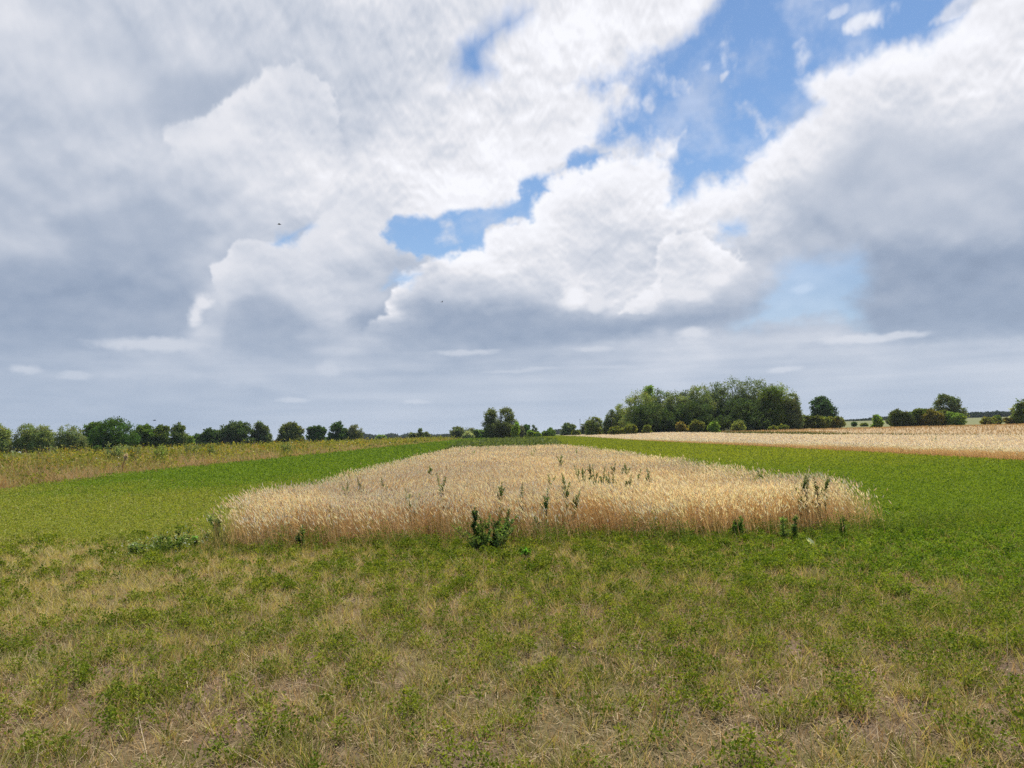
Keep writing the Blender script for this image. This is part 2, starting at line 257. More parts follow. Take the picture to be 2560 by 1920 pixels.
def diamonds(acc, P, axis, L, W, col, side=None, fold=.15):
    """leaf shaped quads: base, two shoulders, tip"""
    n = len(P); axis = unit(axis); L = np.broadcast_to(L, (n,))[:, None]; W = np.broadcast_to(W, (n,))[:, None]
    s = unit(np.cross(axis, rdir(n) if side is None else side)); nn = np.cross(axis, s)
    mid = P+axis*L*.45-nn*W*fold
    V = np.stack([P, mid-s*W*.5, P+axis*L, mid+s*W*.5], 1).reshape(-1, 3)
    acc.add(V, np.repeat(np.broadcast_to(col, (n, 3)), 4, 0), None, np.arange(n*4).reshape(-1, 4))
def tube(acc, pts, rad, col, ns=6):
    pts = np.asarray(pts, float); k = len(pts); rad = np.broadcast_to(rad, (k,)); V = []
    for i in range(k):
        d = unit(pts[min(i+1, k-1)]-pts[max(i-1, 0)]); a = np.cross(d, [0.31, .95, .1]); a = unit(a); b = np.cross(d, a)
        ang = np.arange(ns)*2*np.pi/ns
        V.append(pts[i]+rad[i]*(np.cos(ang)[:, None]*a+np.sin(ang)[:, None]*b))
    q = [(i*ns+j, i*ns+(j+1) % ns, (i+1)*ns+(j+1) % ns, (i+1)*ns+j) for i in range(k-1) for j in range(ns)]
    V = np.concatenate(V+[pts[:1], pts[-1:]]); n0 = k*ns
    t = [(n0, (j+1) % ns, j) for j in range(ns)]+[(n0+1, (k-1)*ns+j, (k-1)*ns+(j+1) % ns) for j in range(ns)]
    acc.add(V, col, t, q)
def box(acc, lo, hi, col):
    x0, y0, z0 = lo; x1, y1, z1 = hi
    V = [(x0,y0,z0),(x1,y0,z0),(x1,y1,z0),(x0,y1,z0),(x0,y0,z1),(x1,y0,z1),(x1,y1,z1),(x0,y1,z1)]
    acc.add(V, col, None, [(0,3,2,1),(4,5,6,7),(0,1,5,4),(1,2,6,5),(2,3,7,6),(3,0,4,7)])
def vary(c, n, v=.15, hue=.05):
    c = np.asarray(c, np.float32); return np.clip(c*(1+rng.normal(0, v, (n, 1)))*(1+rng.normal(0, hue, (n, 3))), .004, .9)
def mixc(a, b, m):
    m = np.asarray(m)[:, None]; return np.asarray(a)*(1-m)+np.asarray(b)*m
# ------------------------------------------------------------------ materials
def plant_mat(name, trans=.35, rough=.6, spec=.25, tcol=(1, 1, .7)):
    m = bpy.data.materials.new(name); m.use_nodes = True; nt = m.node_tree; nt.nodes.clear(); N = nt.nodes.new; L = nt.links.new
    a = N('ShaderNodeAttribute'); a.attribute_name = 'tint'; p = N('ShaderNodeBsdfPrincipled'); t = N('ShaderNodeBsdfTranslucent')
    p.inputs['Roughness'].default_value = rough; p.inputs['Specular IOR Level'].default_value = spec
    mul = N('ShaderNodeMix'); mul.data_type = 'RGBA'; mul.blend_type = 'MULTIPLY'; mul.inputs[0].default_value = 1; mul.inputs[7].default_value = (*tcol, 1)
    x = N('ShaderNodeMixShader'); x.inputs[0].default_value = trans; o = N('ShaderNodeOutputMaterial')
    L(a.outputs['Color'], p.inputs['Base Color']); L(a.outputs['Color'], mul.inputs[6]); L(mul.outputs[2], t.inputs['Color'])
    L(p.outputs[0], x.inputs[1]); L(t.outputs[0], x.inputs[2]); L(x.outputs[0], o.inputs['Surface'])
    return m
def solid_mat(name, rough=.7, spec=.3, noise=8., amt=.25):
    m = bpy.data.materials.new(name); m.use_nodes = True; nt = m.node_tree; N = nt.nodes.new; L = nt.links.new
    p = nt.nodes['Principled BSDF']; p.inputs['Roughness'].default_value = rough; p.inputs['Specular IOR Level'].default_value = spec
    a = N('ShaderNodeAttribute'); a.attribute_name = 'tint'; nz = N('ShaderNodeTexNoise'); nz.inputs['Scale'].default_value = noise; nz.inputs['Detail'].default_value = 6
    rp = N('ShaderNodeMapRange'); rp.inputs[3].default_value = 1-amt; rp.inputs[4].default_value = 1+amt; L(nz.outputs['Fac'], rp.inputs[0])
    mul = N('ShaderNodeVectorMath'); mul.operation = 'SCALE'; L(a.outputs['Color'], mul.inputs[0]); L(rp.outputs[0], mul.inputs['Scale'])
    L(mul.outputs[0], p.inputs['Base Color']); return m
MAT_LEAF = plant_mat('foliage', .38, .7, .06, (1, 1, .35))
MAT_WEED = plant_mat('weed_foliage', .55, .7, .06, (.95, 1, .4))
MAT_TREE = plant_mat('tree_foliage', .42, .7, .06, (.95, 1, .5))
MAT_STRAW = plant_mat('straw', .42, .7, .03, (1, .82, .5))
MAT_BARK = solid_mat('bark', .9, .1, 3, .35)
MAT_PAINT = solid_mat('painted_surface', .45, .4, 2, .08)
MAT_FEATHER = solid_mat('feathers', .8, .1, 20, .2)
# ------------------------------------------------------------------ land
def terrain(x, y):
    x = np.asarray(x, float); y = np.asarray(y, float); D = np.hypot(x, y); azd = np.degrees(np.arctan2(x, y))
    z = 1.15*sstep(26, 70, x)*sstep(60, 170, y)*(1-.0*y)
    z = z+1.0*sstep(100, 210, y)*sstep(4, 40, x)*(1-sstep(26, 70, x))*.6
    z = z+4.8*sstep(260, 620, D)*sstep(13, 19, azd)
    z = z+.42*np.exp(-((x+25.5)/5.0)**2)*sstep(8, 16, y)
    z = z+.02*perlin(x/1.1, y/1.1, 3)*sstep(60, 10, D)
    return z
def ground():
    def axis(n, lim, c): t = np.linspace(-1, 1, n); return np.sinh(t*c)/np.sinh(c)*lim
    xs = axis(331, 3000, 7.2); ty = np.linspace(0, 1, 300); ys = -25+np.sinh(ty*6.2)/np.sinh(6.2)*3400
    X, Y = np.meshgrid(xs, ys); Z = terrain(X, Y)
    n, m = X.shape; i = np.arange(n*m).reshape(n, m)
    q = np.stack([i[:-1, :-1], i[:-1, 1:], i[1:, 1:], i[1:, :-1]], -1).reshape(-1, 4)
    a = Acc(); a.add(np.stack([X, Y, Z], -1).reshape(-1, 3), (.1, .1, .05), None, q)
    m_ = bpy.data.materials.new('farmland'); m_.use_nodes = True; nt = m_.node_tree; N = nt.nodes.new; L = nt.links.new
    P = nt.nodes['Principled BSDF']; P.inputs['Roughness'].default_value = .95; P.inputs['Specular IOR Level'].default_value = .1
    geo = N('ShaderNodeNewGeometry'); sx = N('ShaderNodeSeparateXYZ'); L(geo.outputs['Position'], sx.inputs[0])
    def noise(s, d=5):
        k = N('ShaderNodeTexNoise'); k.inputs['Scale'].default_value = s; k.inputs['Detail'].default_value = d; L(geo.outputs['Position'], k.inputs['Vector']); return k.outputs['Fac']
    def math_(op, a_, b_=None):
        k = N('ShaderNodeMath'); k.operation = op
        for s, v in ((0, a_), (1, b_)):
            if v is None: continue
            if isinstance(v, (int, float)): k.inputs[s].default_value = v
            else: L(v, k.inputs[s])
        return k.outputs[0]
    wob = math_('MULTIPLY', math_('SUBTRACT', noise(.8, 3), .5), 1.2)
    xx = math_('ADD', sx.outputs[0], wob); yy = math_('ADD', sx.outputs[1], wob)
    def over(v, e, s=.25):
        k = N('ShaderNodeMapRange'); k.interpolation_type = 'SMOOTHSTEP'; k.inputs[1].default_value = e-s; k.inputs[2].default_value = e+s; L(v, k.inputs[0]); return k.outputs[0]
    def mix(f, a_, b_):
        k = N('ShaderNodeMix'); k.data_type = 'RGBA'
        for s, v in ((0, f), (6, a_), (7, b_)):
            if isinstance(v, tuple): k.inputs[s].default_value = (*v, 1)
            elif isinstance(v, (int, float)): k.inputs[s].default_value = v
            else: L(v, k.inputs[s])
        return k.outputs[2]
    n1 = noise(2.2, 8); n2 = noise(22, 9); n3 = noise(.35, 4); n4 = noise(60, 4); n5 = noise(.02, 4)
    soil = mix(over(n2, .5, .2), (.095, .062, .042), (.185, .125, .088))
    thatch = mix(over(n4, .5, .2), (.080, .056, .028), (.185, .130, .070))
    fore = mix(over(n1, .47, .12), soil, thatch)
    moss = mix(n2, (.060, .072, .018), (.13, .115, .04))
    fore = mix(math_('MULTIPLY', over(n3, .5, .12), .55), fore, moss)
    lush = mix(n2, (.065, .110, .010), (.115, .165, .018))
    lime = mix(n2, (.14, .17, .025), (.22, .23, .05))
    stubble = mix(n2, (.26, .16, .075), (.40, .28, .15))
    herb = mix(n1, (.14, .13, .05), (.20, .20, .07))
    past = mix(n1, (.09, .13, .03), (.14, .17, .05))
    tan = mix(n1, (.33, .23, .12), (.43, .32, .18))
    hill = mix(n5, (.145, .165, .065), (.20, .19, .085))
    left = mix(over(yy, 25, 3), lime, lush)
    rest = mix(over(yy, 9.6, 1.2), fore, mix(over(xx, -4.5, .3), left, mix(over(xx, 5.1, .3), stubble, mix(over(xx, 19.4, .3), mix(over(yy, 30, 12), lush, lime), stubble))))
    c = mix(over(xx, -17.9, .6), herb, rest)
    c = mix(over(xx, -33, 2), past, c)
    c = mix(math_('MULTIPLY', over(xx, 44, .8), over(yy, 20, 5)), c, past)
    c = mix(math_('MULTIPLY', over(xx, 56, 1), over(yy, 20, 5)), c, tan)
    c = mix(math_('MULTIPLY', over(yy, 240, 20), over(xx, 22, 4)), c, hill)
    c = mix(over(yy, 300, 20), c, mix(over(xx, 60, 30), mix(n5, (.12, .15, .05), (.22, .20, .10)), hill))
    L(c, P.inputs['Base Color'])
    bp = N('ShaderNodeBump'); bp.inputs['Strength'].default_value = .7; bp.inputs['Distance'].default_value = .03
    L(math_('ADD', math_('MULTIPLY', n2, .6), math_('MULTIPLY', n1, .8)), bp.inputs['Height']); L(bp.outputs[0], P.inputs['Normal'])
    return tag(a.build('ground', m_, smooth=True), kind='structure')
ground()
# ------------------------------------------------------------------ scattering
def field_pts(n, x0, x1, y0, y1, p=1.0, margin=3.0):
    """points over a strip, thinning with distance as y**-p, kept where the view (plus a margin) reaches"""
    u = rng.random(n)
    if abs(p-1) < 1e-6: y = y0*(y1/y0)**u
    else: y = (y0**(1-p)+u*(y1**(1-p)-y0**(1-p)))**(1/(1-p))
    x = U(x0, x1, n); k = np.abs(x) < .80*y+margin
    x, y = x[k], y[k]; return np.stack([x, y, terrain(x, y)], 1)
def lod(y, y0): return np.maximum(1, y/y0)
def nz(P, s, seed, o=3): return fbm(P[:, 0]/s, P[:, 1]/s, o, seed)
front_y = lambda x: 10.45+.35*perlin(x/1.7, x*0+3.3, 5)+.25*perlin(x/.5, x*0+1.3, 6)
# ---- the mown foreground: stubble, dry litter, grass tufts and lucerne
def foreground():
    dry = Acc(); green = Acc()
    lo = lambda P: P[:, 1] < np.where((P[:, 0] > -4.6) & (P[:, 0] < 5.5), front_y(P[:, 0])+.5, 12.3+2.5*nz(P, 1.6, 60)+U(-1.5, .5, len(P)))
    # standing and lying straw
    P = field_pts(400000, -13, 13, 2.4, 13, .35); m = nz(P, .7, 61); P = P[lo(P) & (m+.25*nz(P, .3, 62)+U(-.3, .3, len(P)) > -.34-.05*sstep(3.4, 5.5, P[:, 1])+.05*(P[:, 0] > 3))]
    n = len(P); fl = rng.random(n); s = lod(P[:, 1], 6)
    lean = np.where(fl < .50, U(1.15, 1.6, n), U(.1, .9, n)); L_ = np.where(fl < .50, U(.03, .16, n), U(.05, .15, n))
    P[:, 2] += np.where(fl < .50, U(.002, .035, n), 0)
    c = mixc((.36, .24, .115), (.88, .72, .46), np.clip(rng.normal(.45, .3, n), 0, 1)); c = c*(1+rng.normal(0, .12, (n, 1)))
    ribbons(dry, P, L_, .0040*s*U(.7, 1.5, n), U(0, 6.28, n), lean, U(-.2, .35, n), c*.9, c, 2)
    # a few long pale stalks
    P = field_pts(2600, -12, 12, 2.6, 12, .3); P = P[lo(P)]; n = len(P)
    ribbons(dry, P, U(.15, .38, n), .005, U(0, 6.28, n), U(.3, 1.5, n), U(0, .7, n), vary((.58, .46, .28), n), vary((.66, .56, .38), n), 3)
    # grass tufts
    T = field_pts(30000, -13, 13, 2.4, 13, .35); T = T[lo(T) & (nz(T, .45, 63)+U(-.35, .35, len(T))+.42*sstep(3.4, 5.6, T[:, 1]) > .02)]; k = rng.integers(8, 26, len(T)); i = np.repeat(np.arange(len(T)), k); n = len(i)
    r = np.abs(rng.normal(0, .035, n)); a = U(0, 6.28, n); P = T[i]+np.stack([r*np.cos(a), r*np.sin(a), 0*r], 1)
    west = sstep(.5, -4.5, T[:, 0])*sstep(4.5, 7, T[:, 1]); yl = np.repeat(np.clip(rng.normal(.44, .32, len(T))+.32*west-.14*sstep(2, 6, T[:, 0]), 0, 1), k)
    c = mixc((.155, .19, .022), (.68, .56, .28), np.clip(yl+rng.normal(0, .12, n), 0, 1))
    ribbons(green, P, U(.05, .17, n)*np.repeat(U(.7, 1.25, len(T)), k), 0.0056*lod(P[:, 1], 6), a+U(-.5, .5, n), U(.1, .7, n), U(.1, .9, n), c*.85, c*1.1, 3)
    # taller grass fringing the foot of the wheat
    T = np.stack([U(-6.5, 7.5, 900), np.zeros(900), np.zeros(900)], 1); T[:, 1] = front_y(T[:, 0])+rng.normal(-.15, .38, 900)+1.2*sstep(5, 7.5, T[:, 0])+.6*sstep(-4.4, -6, T[:, 0])
    T = T[(nz(T, 1.1, 66)+U(-.25, .25, 900)) > -.05]; T[:, 2] = terrain(T[:, 0], T[:, 1]); k = rng.integers(8, 20, len(T)); i = np.repeat(np.arange(len(T)), k); n = len(i); a = U(0, 6.28, n); rr_ = np.abs(rng.normal(0, .05, n))
    P = T[i]+np.stack([rr_*np.cos(a), rr_*np.sin(a), 0*a], 1); m = np.clip(np.repeat(rng.normal(.3, .3, len(T)), k)+rng.normal(0, .12, n), 0, 1); c = mixc((.12, .19, .022), (.45, .38, .16), m)
    ribbons(green, P, U(.10, .30, n), .0065, a, U(.05, .5, n), U(.1, .9, n), c*.85, c*1.1, 3)
    # lucerne: low leafy crowns of small leaflets
    T = field_pts(26000, -13, 13, 2.5, 13, .35)
    wgt = .9*nz(T, .42, 64)+.22*nz(T, 2.2, 67)+.13*sstep(-1, 3, T[:, 0])*sstep(7.6, 9.6, T[:, 1])-.16*sstep(-1.5, -4.5, T[:, 0])*sstep(5.5, 7.5, T[:, 1])+.35*sstep(1, 6, T[:, 0])*sstep(4, 9, T[:, 1])
    T = T[lo(T) & (wgt+U(-.3, .3, len(T))+.14*sstep(3.8, 6.0, T[:, 1]) > .17)]; sz = U(.5, 1.3, len(T)); k = (56*sz).astype(int)+14; i = np.repeat(np.arange(len(T)), k); n = len(i)
    a = U(0, 6.28, n); r = np.abs(rng.normal(0, .058, n))*sz[i]; h = (U(.01, 1, n)**.7)*.125*sz[i]*np.exp(-(r/.13)**2)
    P = T[i]+np.stack([r*np.cos(a), r*np.sin(a), h+.008], 1)
    ax = rdir(n, .5)+np.stack([np.cos(a), np.sin(a), 0*a], 1)*.6
    fresh = (sstep(.5, 6, T[:, 0])*sstep(4, 8, T[:, 1]))[i]; tone = np.clip(rng.normal(.38, .3, len(T)), 0, 1)[i]
    c = mixc((.130, .190, .020), (.345, .365, .058), np.clip(tone+rng.normal(0, .15, n), 0, 1))*(1+fresh[:, None]*np.array([-.08, .12, -.05]))
    diamonds(green, P, ax, U(.014, .027, n)*lod(P[:, 1], 6), U(.009, .015, n)*lod(P[:, 1], 6), c)
    # knee high lucerne shoots fringing the wheat
    m_ = 760; F_ = np.stack([U(-5.6, 7.6, m_), np.zeros(m_), np.zeros(m_)], 1); F_[:, 1] = front_y(F_[:, 0])+rng.normal(.02, .34, m_)+1.0*sstep(5.4, 7.6, F_[:, 0])
    F_ = F_[nz(F_, .9, 68)+.12+.12*sstep(-1, 4, F_[:, 0])+U(-.2, .2, m_) > .12]; F_[:, 2] = terrain(F_[:, 0], F_[:, 1]); hs = U(.10, .24, len(F_))+rng.exponential(.06, len(F_)); kf = (220*hs).astype(int)+16; jf = np.repeat(np.arange(len(F_)), kf); nf = len(jf)
    af = U(0, 6.28, nf); rf = np.abs(rng.normal(0, .07, nf)); Pf = F_[jf]+np.stack([rf*np.cos(af), rf*np.sin(af), hs[jf]*U(.05, 1, nf)**.8], 1)
    diamonds(green, Pf, rdir(nf, .5), U(.016, .034, nf), U(.009, .016, nf), mixc((.115, .185, .025), (.30, .35, .07), np.clip(rng.normal(.35, .3, len(F_))[jf]+rng.normal(0, .15, nf), 0, 1)))
    # their stems
    j = rng.integers(0, len(T), 9000); a = U(0, 6.28, 9000)
    ribbons(green, T[j], U(.06, .15, 9000), .0028, a, U(.2, .9, 9000), U(-.4, .2, 9000), (.10, .10, .03), (.09, .14, .03), 2)
    tag(dry.build('dry_stubble', MAT_STRAW), 'pale dry straw litter and stubble over the mown foreground', 'stubble', kind='stuff')
    tag(green.build('grass', MAT_LEAF), 'patchy green grass and low lucerne in the mown foreground', 'grass', kind='stuff')
foreground()
# ---- green strips either side of the wheat
def strip(name, label, x0, x1, y0, n, h, tone, seed, grassy):
    a = Acc()
    P = field_pts(n, x0, x1, y0, 320, 1.55); ex = .35*nz(P, 2.2, seed); P = P[(P[:, 0] > x0+.4+ex) & (P[:, 0] < x1-.3+ex)]
    if x0 > 0: P = P[(P[:, 1] > 9.0+1.6*nz(P, 2, seed+1)+U(-1.5, 1.5, len(P)))]
    else: P = P[(P[:, 1] > 11.3+1.3*nz(P, 2, seed+1)+U(-1, 1, len(P)))]
    n = len(P); s = lod(P[:, 1], 9); hh = h(P); z = U(0, 1, n)**.6*hh*(1+.3*nz(P, .8, seed+2)); c = tone(P, n)
    k = rng.random(n) < grassy(P)
    Q = P.copy(); Q[:, 2] += z
    diamonds(a, Q[~k], rdir((~k).sum(), .45), (U(.015, .029, n)*s)[~k], (U(.010, .017, n)*s)[~k], c[~k])
    m = k.sum(); ribbons(a, P[k], (hh*U(.7, 1.4, n))[k], (.006*s)[k], U(0, 6.28, m), U(.05, .5, m), U(.1, .8, m), c[k]*.8, c[k]*1.1, 2)
    return tag(a.build(name, MAT_LEAF), label, 'crop', kind='stuff')
def tone_r(P, n):
    d = np.clip(sstep(16, 42, P[:, 1])+.25*nz(P, 5, 71)+.3*sstep(10, 19, P[:, 0])*0, 0, 1)
    c = mixc((.225, .305, .040), (.35, .375, .060), np.clip(d+.35*nz(P, 1.7, 74)+rng.normal(0, .18, n), 0, 1))
    dry = rng.random(n) < .006+.10*sstep(11, 8.5, P[:, 1]); c[dry] = vary((.32, .30, .12), dry.sum()); return c
def tone_l(P, n):
    edge = sstep(17, 31, P[:, 1]+6*nz(P, 7, 72)-.25*(P[:, 0]+10)*0)
    c = mixc((.33, .35, .070), (.205, .30, .040), np.clip(edge+.4*nz(P, 1.8, 75)+rng.normal(0, .15, n), 0, 1))
    dry = rng.random(n) < .16*(1-edge)+.003; c[dry] = vary((.40, .36, .14), dry.sum()); return c
strip('lucerne_crop', 'low dense green lucerne strip between the wheat and the pale barley field', 5.4, 19.7, 7.2, 760000, lambda P: .16+.05*sstep(12, 40, P[:, 1]), tone_r, 80, lambda P: .06+0*P[:, 0])
strip('grass_crop', 'bright green grassy strip between the wheat and the wild verge', -18.0, -4.4, 9.5, 560000, lambda P: .12+.20*sstep(22, 30, P[:, 1]+3*nz(P, 6, 73)), tone_l, 84, lambda P: .10+.35*sstep(22, 30, P[:, 1]))
# ---- cereals
def cereal(acc, P, H, s, wind, nod, stem0, stem1, ear, leafy=.7, awn=0, lodge=1.):
    n = len(P); lg = np.clip(nz(P, 2.6, 191)*1.6-.25, 0, .45)*lodge; az = wind+3.5*nz(P, 4.5, 192)*lodge+rng.normal(0, .8, n); lean = np.abs(rng.normal(.07, .09, n))+lg*U(.4, 1.1, n); b = nod*U(.4, 1.7, n)
    st0 = vary(stem0, n, .18, .05); st1 = vary(stem1, n, .15, .04)
    tip, d = ribbons(acc, P, H, .0042*s, az, lean, b*.45, st0, st1, 3, prof=.25)
    e = unit(d+np.stack([np.cos(az), np.sin(az), -.2+0*az], 1)*(b*.5)[:, None])
    ce = vary(ear, n, .22, .035); sd = rdir(n)
    L_ = U(.06, .095, n)*s**.45
    diamonds(acc, tip, e, L_, (.0135*s)[:], ce, sd, 0); diamonds(acc, tip, e, L_, (.0135*s)[:], ce, np.cross(e, sd), 0)
    if awn:
        for _ in range(awn):
            q = tip+e*(L_*U(.2, .9, n))[:, None]; dd = unit(e+rng.normal(0, .16, (n, 3)))
            diamonds(acc, q, dd, U(.08, .13, n)*s**.4, .0028*s, ce*1.02)
    k = np.where(rng.random(n) < leafy)[0]; m = len(k)
    Q = P[k].copy(); Q[:, 2] += (H[k] if np.ndim(H) else H)*U(.15, .7, m)
    ribbons(acc, Q, U(.10, .24, m), .0075*s[k], U(0, 6.28, m), U(.3, 1.1, m), U(.6, 1.8, m), st0[k]*.95, st1[k]*.9, 2)
def wheat():
    a = Acc()
    P = np.concatenate([field_pts(85000, -4.8, 5.9, 10.0, 62, 1.6), field_pts(30000, -4.8, 5.9, 10.0, 13.5, 1.0)])
    xl = -4.55-.25*sstep(14, 50, P[:, 1])+.22*nz(P, 1.5, 101); xr = 5.6-.02*P[:, 1]*sstep(20, 60, P[:, 1])+.22*nz(P, 1.5, 102)
    fy = front_y(P[:, 0])+.9*sstep(-3.6, -4.6, P[:, 0])+.5*sstep(4.6, 5.4, P[:, 0]); fy = fy+.5*nz(P*np.array([1, 0, 0]), .8, 107)+U(-.4, 1.6, len(P))*.6-np.where(rng.random(len(P)) < .16, rng.exponential(.32, len(P)), 0)
    k = (P[:, 0] > xl) & (P[:, 0] < xr) & (P[:, 1] > fy)
    k &= ~((P[:, 0] < -3.9) & (P[:, 1] < 12) & (rng.random(len(P)) < .45))
    k &= ~((fbm(P[:, 0]/1.2, P[:, 1]/2.2, 3, 104) > .36) & (rng.random(len(P)) < .6))
    P = P[k]; n = len(P); s = lod(P[:, 1], 15)
    H = .60*(1+.20*nz(P, 1.6, 105)+.10*rng.normal(size=n))*(.72+.28*sstep(10.2, 11.5, P[:, 1]+.5*nz(P, .9, 108))); H = np.where(rng.random(n) < .08, H*.7, H)
    cereal(a, P, H, s, 2.6, .5, (.53, .37, .19), (.76, .59, .36), (.94, .82, .61), .75)
    # green shoots standing among the straw
    P = field_pts(14000, -4.6, 5.2, 10.0, 24, 2.0); g = nz(P, 1.5, 106)+.34*sstep(12.2, 10.4, P[:, 1])+.9*np.exp(-((P[:, 0]-1.6)/1.5)**2-((P[:, 1]-13.5)/1.8)**2)+.6*np.exp(-((P[:, 0]+3.6)/1.0)**2-((P[:, 1]-11)/1.0)**2)
    P = P[(g+U(-.2, .2, len(P)) > .33) & (P[:, 1] > front_y(P[:, 0]))]; n = len(P)
    ribbons(a, P, U(.35, .62, n), .008*lod(P[:, 1], 12), U(0, 6.28, n), U(0, .25, n), U(.1, .7, n), vary((.17, .20, .06), n), vary((.28, .28, .11), n), 3)
    tag(a.build('wheat', MAT_STRAW), 'ripe golden wheat strip running away from the camera', 'crop', kind='stuff')
wheat()
def barley():
    a = Acc()
    P = np.concatenate([field_pts(90000, 19.3, 43, 22, 300, 1.75), field_pts(16000, 19.3, 21.5, 22, 120, 1.5)])
    e = .25*nz(P, 1.8, 111); far = 42.5+1.5*nz(P, 12, 112)
    P = P[(P[:, 0] > 19.55+e-.01*P[:, 1]*sstep(40, 200, P[:, 1])) & (P[:, 0] < far)]; n = len(P); s = lod(P[:, 1], 17)
    H = .58*(1+.08*nz(P, 4, 113)+.06*rng.normal(size=n))
    cereal(a, P, H, s, 3.0, .95, (.52, .36, .18), (.78, .62, .40), (.96, .89, .75), .5, 0, .35)
    tag(a.build('barley', MAT_STRAW), 'pale ripe barley field with a brown stem edge on the right', 'crop', kind='stuff')
barley()
def far_strips():
    a = Acc(); b = Acc()
    P = field_pts(26000, 43, 55, 26, 260, 1.7, 6); n = len(P); s = lod(P[:, 1], 15); m = np.clip(.5+.8*nz(P, 9, 121)+rng.normal(0, .2, n), 0, 1)
    c = mixc((.10, .13, .035), (.27, .19, .08), m); ribbons(a, P, U(.25, .55, n), .012*s, U(0, 6.28, n), U(0, .4, n), U(.1, .6, n), c*.8, c, 2)
    tag(a.build('rough_grass', MAT_LEAF), 'low brown and green grass band beyond the barley field', 'grass', kind='stuff')
    P = np.concatenate([field_pts(30000, 55, 150, 40, 260, 1.5, 6), field_pts(16000, 5, 60, 130, 260, .6, 6)]); P = P[(P[:, 0] > 55) | (P[:, 1] > 215)]; n = len(P); s = lod(P[:, 1], 15); c = vary((.50, .36, .19), n, .2, .04)
    ribbons(b, P, U(.25, .5, n), .012*s, U(0, 6.28, n), U(0, .4, n), U(.2, .9, n), c*.85, c, 2)
    tag(b.build('dry_grass', MAT_STRAW), 'tan dry grass in front of the wood and hedges', 'grass', kind='stuff')
far_strips()
# ---- wild verge on the left
def verge():
    g = Acc(); d = Acc(); f = Acc()
    P = field_pts(150000, -34, -17.0, 14, 260, 1.55, 6); P = P[P[:, 0] < -17.7+.9*nz(P, 3, 131)+.4*nz(P, .7, 132)]; n = len(P)
    s = lod(P[:, 1], 17); m = nz(P, 3.5, 133); edge = sstep(-21.5, -17.8, P[:, 0])
    isdry = (m+U(-.35, .35, n)+.25*edge) > .14+.45*sstep(-25, -30, P[:, 0])
    hh = (.92+.60*nz(P, 2.2, 134)+.45*nz(P, .8, 141))*(1-.25*edge)*(1-.45*sstep(-26, -33, P[:, 0]))
    Q = P[isdry]; k = len(Q); c = mixc((.46, .31, .19), (.78, .64, .38), rng.random(k)); c[rng.random(k) < .15] *= np.array([.9, .62, .5])
    ribbons(d, Q, (hh*U(.6, 1.35, n))[isdry], (.008*s)[isdry], U(0, 6.28, k), U(0, .5, k), U(.1, .8, k), c*.75, c, 3)
    Q = P[~isdry].copy(); k = len(Q); ol = np.clip(.5+nz(Q, 2, 135)+rng.normal(0, .2, k), 0, 1)
    c = mixc((.16, .195, .035), (.42, .38, .095), ol)
    half = rng.random(k) < .5
    ribbons(g, Q[half], (hh*U(.6, 1.25, n))[~isdry][half], (.009*s)[~isdry][half], U(0, 6.28, half.sum()), U(0, .35, half.sum()), U(0, .6, half.sum()), c[half]*.85, c[half], 3)
    Q2 = Q[~half]; z = U(.1, 1, len(Q2))*(hh[~isdry][~half]); Q2 = Q2+np.stack([0*z, 0*z, z], 1); s2 = s[~isdry][~half]
    diamonds(g, Q2, rdir(len(Q2), .4), U(.06, .13, len(Q2))*s2**.8, U(.03, .05, len(Q2))*s2**.8, c[~half])
    # yellow and orange flower heads in drifts
    P = field_pts(60000, -33, -18.6, 16, 200, 1.5, 6); w = nz(P, 3.0, 136)+.4*nz(P, .9, 137); P = P[(w+U(-.12, .12, len(P)) > .30) & (rng.random(len(P)) < .6)]; n = len(P); s = lod(P[:, 1], 17)
    P[:, 2] += (.85+.55*nz(P, 2.2, 134))*U(.75, 1.15, n)
    o = np.clip(.35+nz(P, 4, 138)*1.2+rng.normal(0, .2, n), 0, 1)
    diamonds(f, P, rdir(n, .3), .042*s**.8, .036*s**.8, mixc((.58, .40, .03), (.42, .20, .035), o))
    P = field_pts(450, -33, -18.6, 16, 120, 1.5, 6); n = len(P); P[:, 2] += U(.5, 1.0, n); diamonds(f, P, rdir(n, .3), .05*lod(P[:, 1], 25), .04*lod(P[:, 1], 25), vary((.75, .72, .62), n))
    tag(d.build('tall_dry_grass', MAT_STRAW), 'tall tan and reddish dry grass in the wild verge', 'grass', kind='stuff')
    tag(g.build('wild_herbs', MAT_LEAF), 'tangled green and olive herbs of the wild verge', 'wild plants', kind='stuff')
    tag(f.build('wildflowers', MAT_LEAF), 'yellow and orange wildflower heads scattered through the verge', 'flowers', kind='stuff')
    # pasture behind, and the pale strip of dry grass by the far end of the green strip
    p = Acc(); P = field_pts(22000, -150, -33, 40, 260, 1.4, 8); n = len(P); c = mixc((.10, .15, .035), (.21, .20, .07), np.clip(.4+nz(P, 25, 139)+rng.normal(0, .15, n), 0, 1))
    ribbons(p, P, U(.12, .35, n), .012*lod(P[:, 1], 15), U(0, 6.28, n), U(0, .5, n), U(0, .6, n), c*.85, c, 2)
    tag(p.build('pasture_grass', MAT_LEAF), 'green pasture grass between the verge and the left trees', 'grass', kind='stuff')
    q = Acc(); P = np.concatenate([field_pts(9000, -36, -19.5, 90, 330, .8, 6)]); P = P[(P[:, 0] > -27+2*nz(P, 20, 140)) & (P[:, 1] > 105)]; n = len(P); c = vary((.60, .46, .28), n)
    ribbons(q, P, U(.5, .8, n), .014*lod(P[:, 1], 15), U(0, 6.28, n), U(0, .3, n), U(.1, .7, n), c*.8, c, 2)
    tag(q.build('far_straw', MAT_STRAW), 'thin pale straw strip at the far left end of the green strip', 'crop', kind='stuff')
verge()
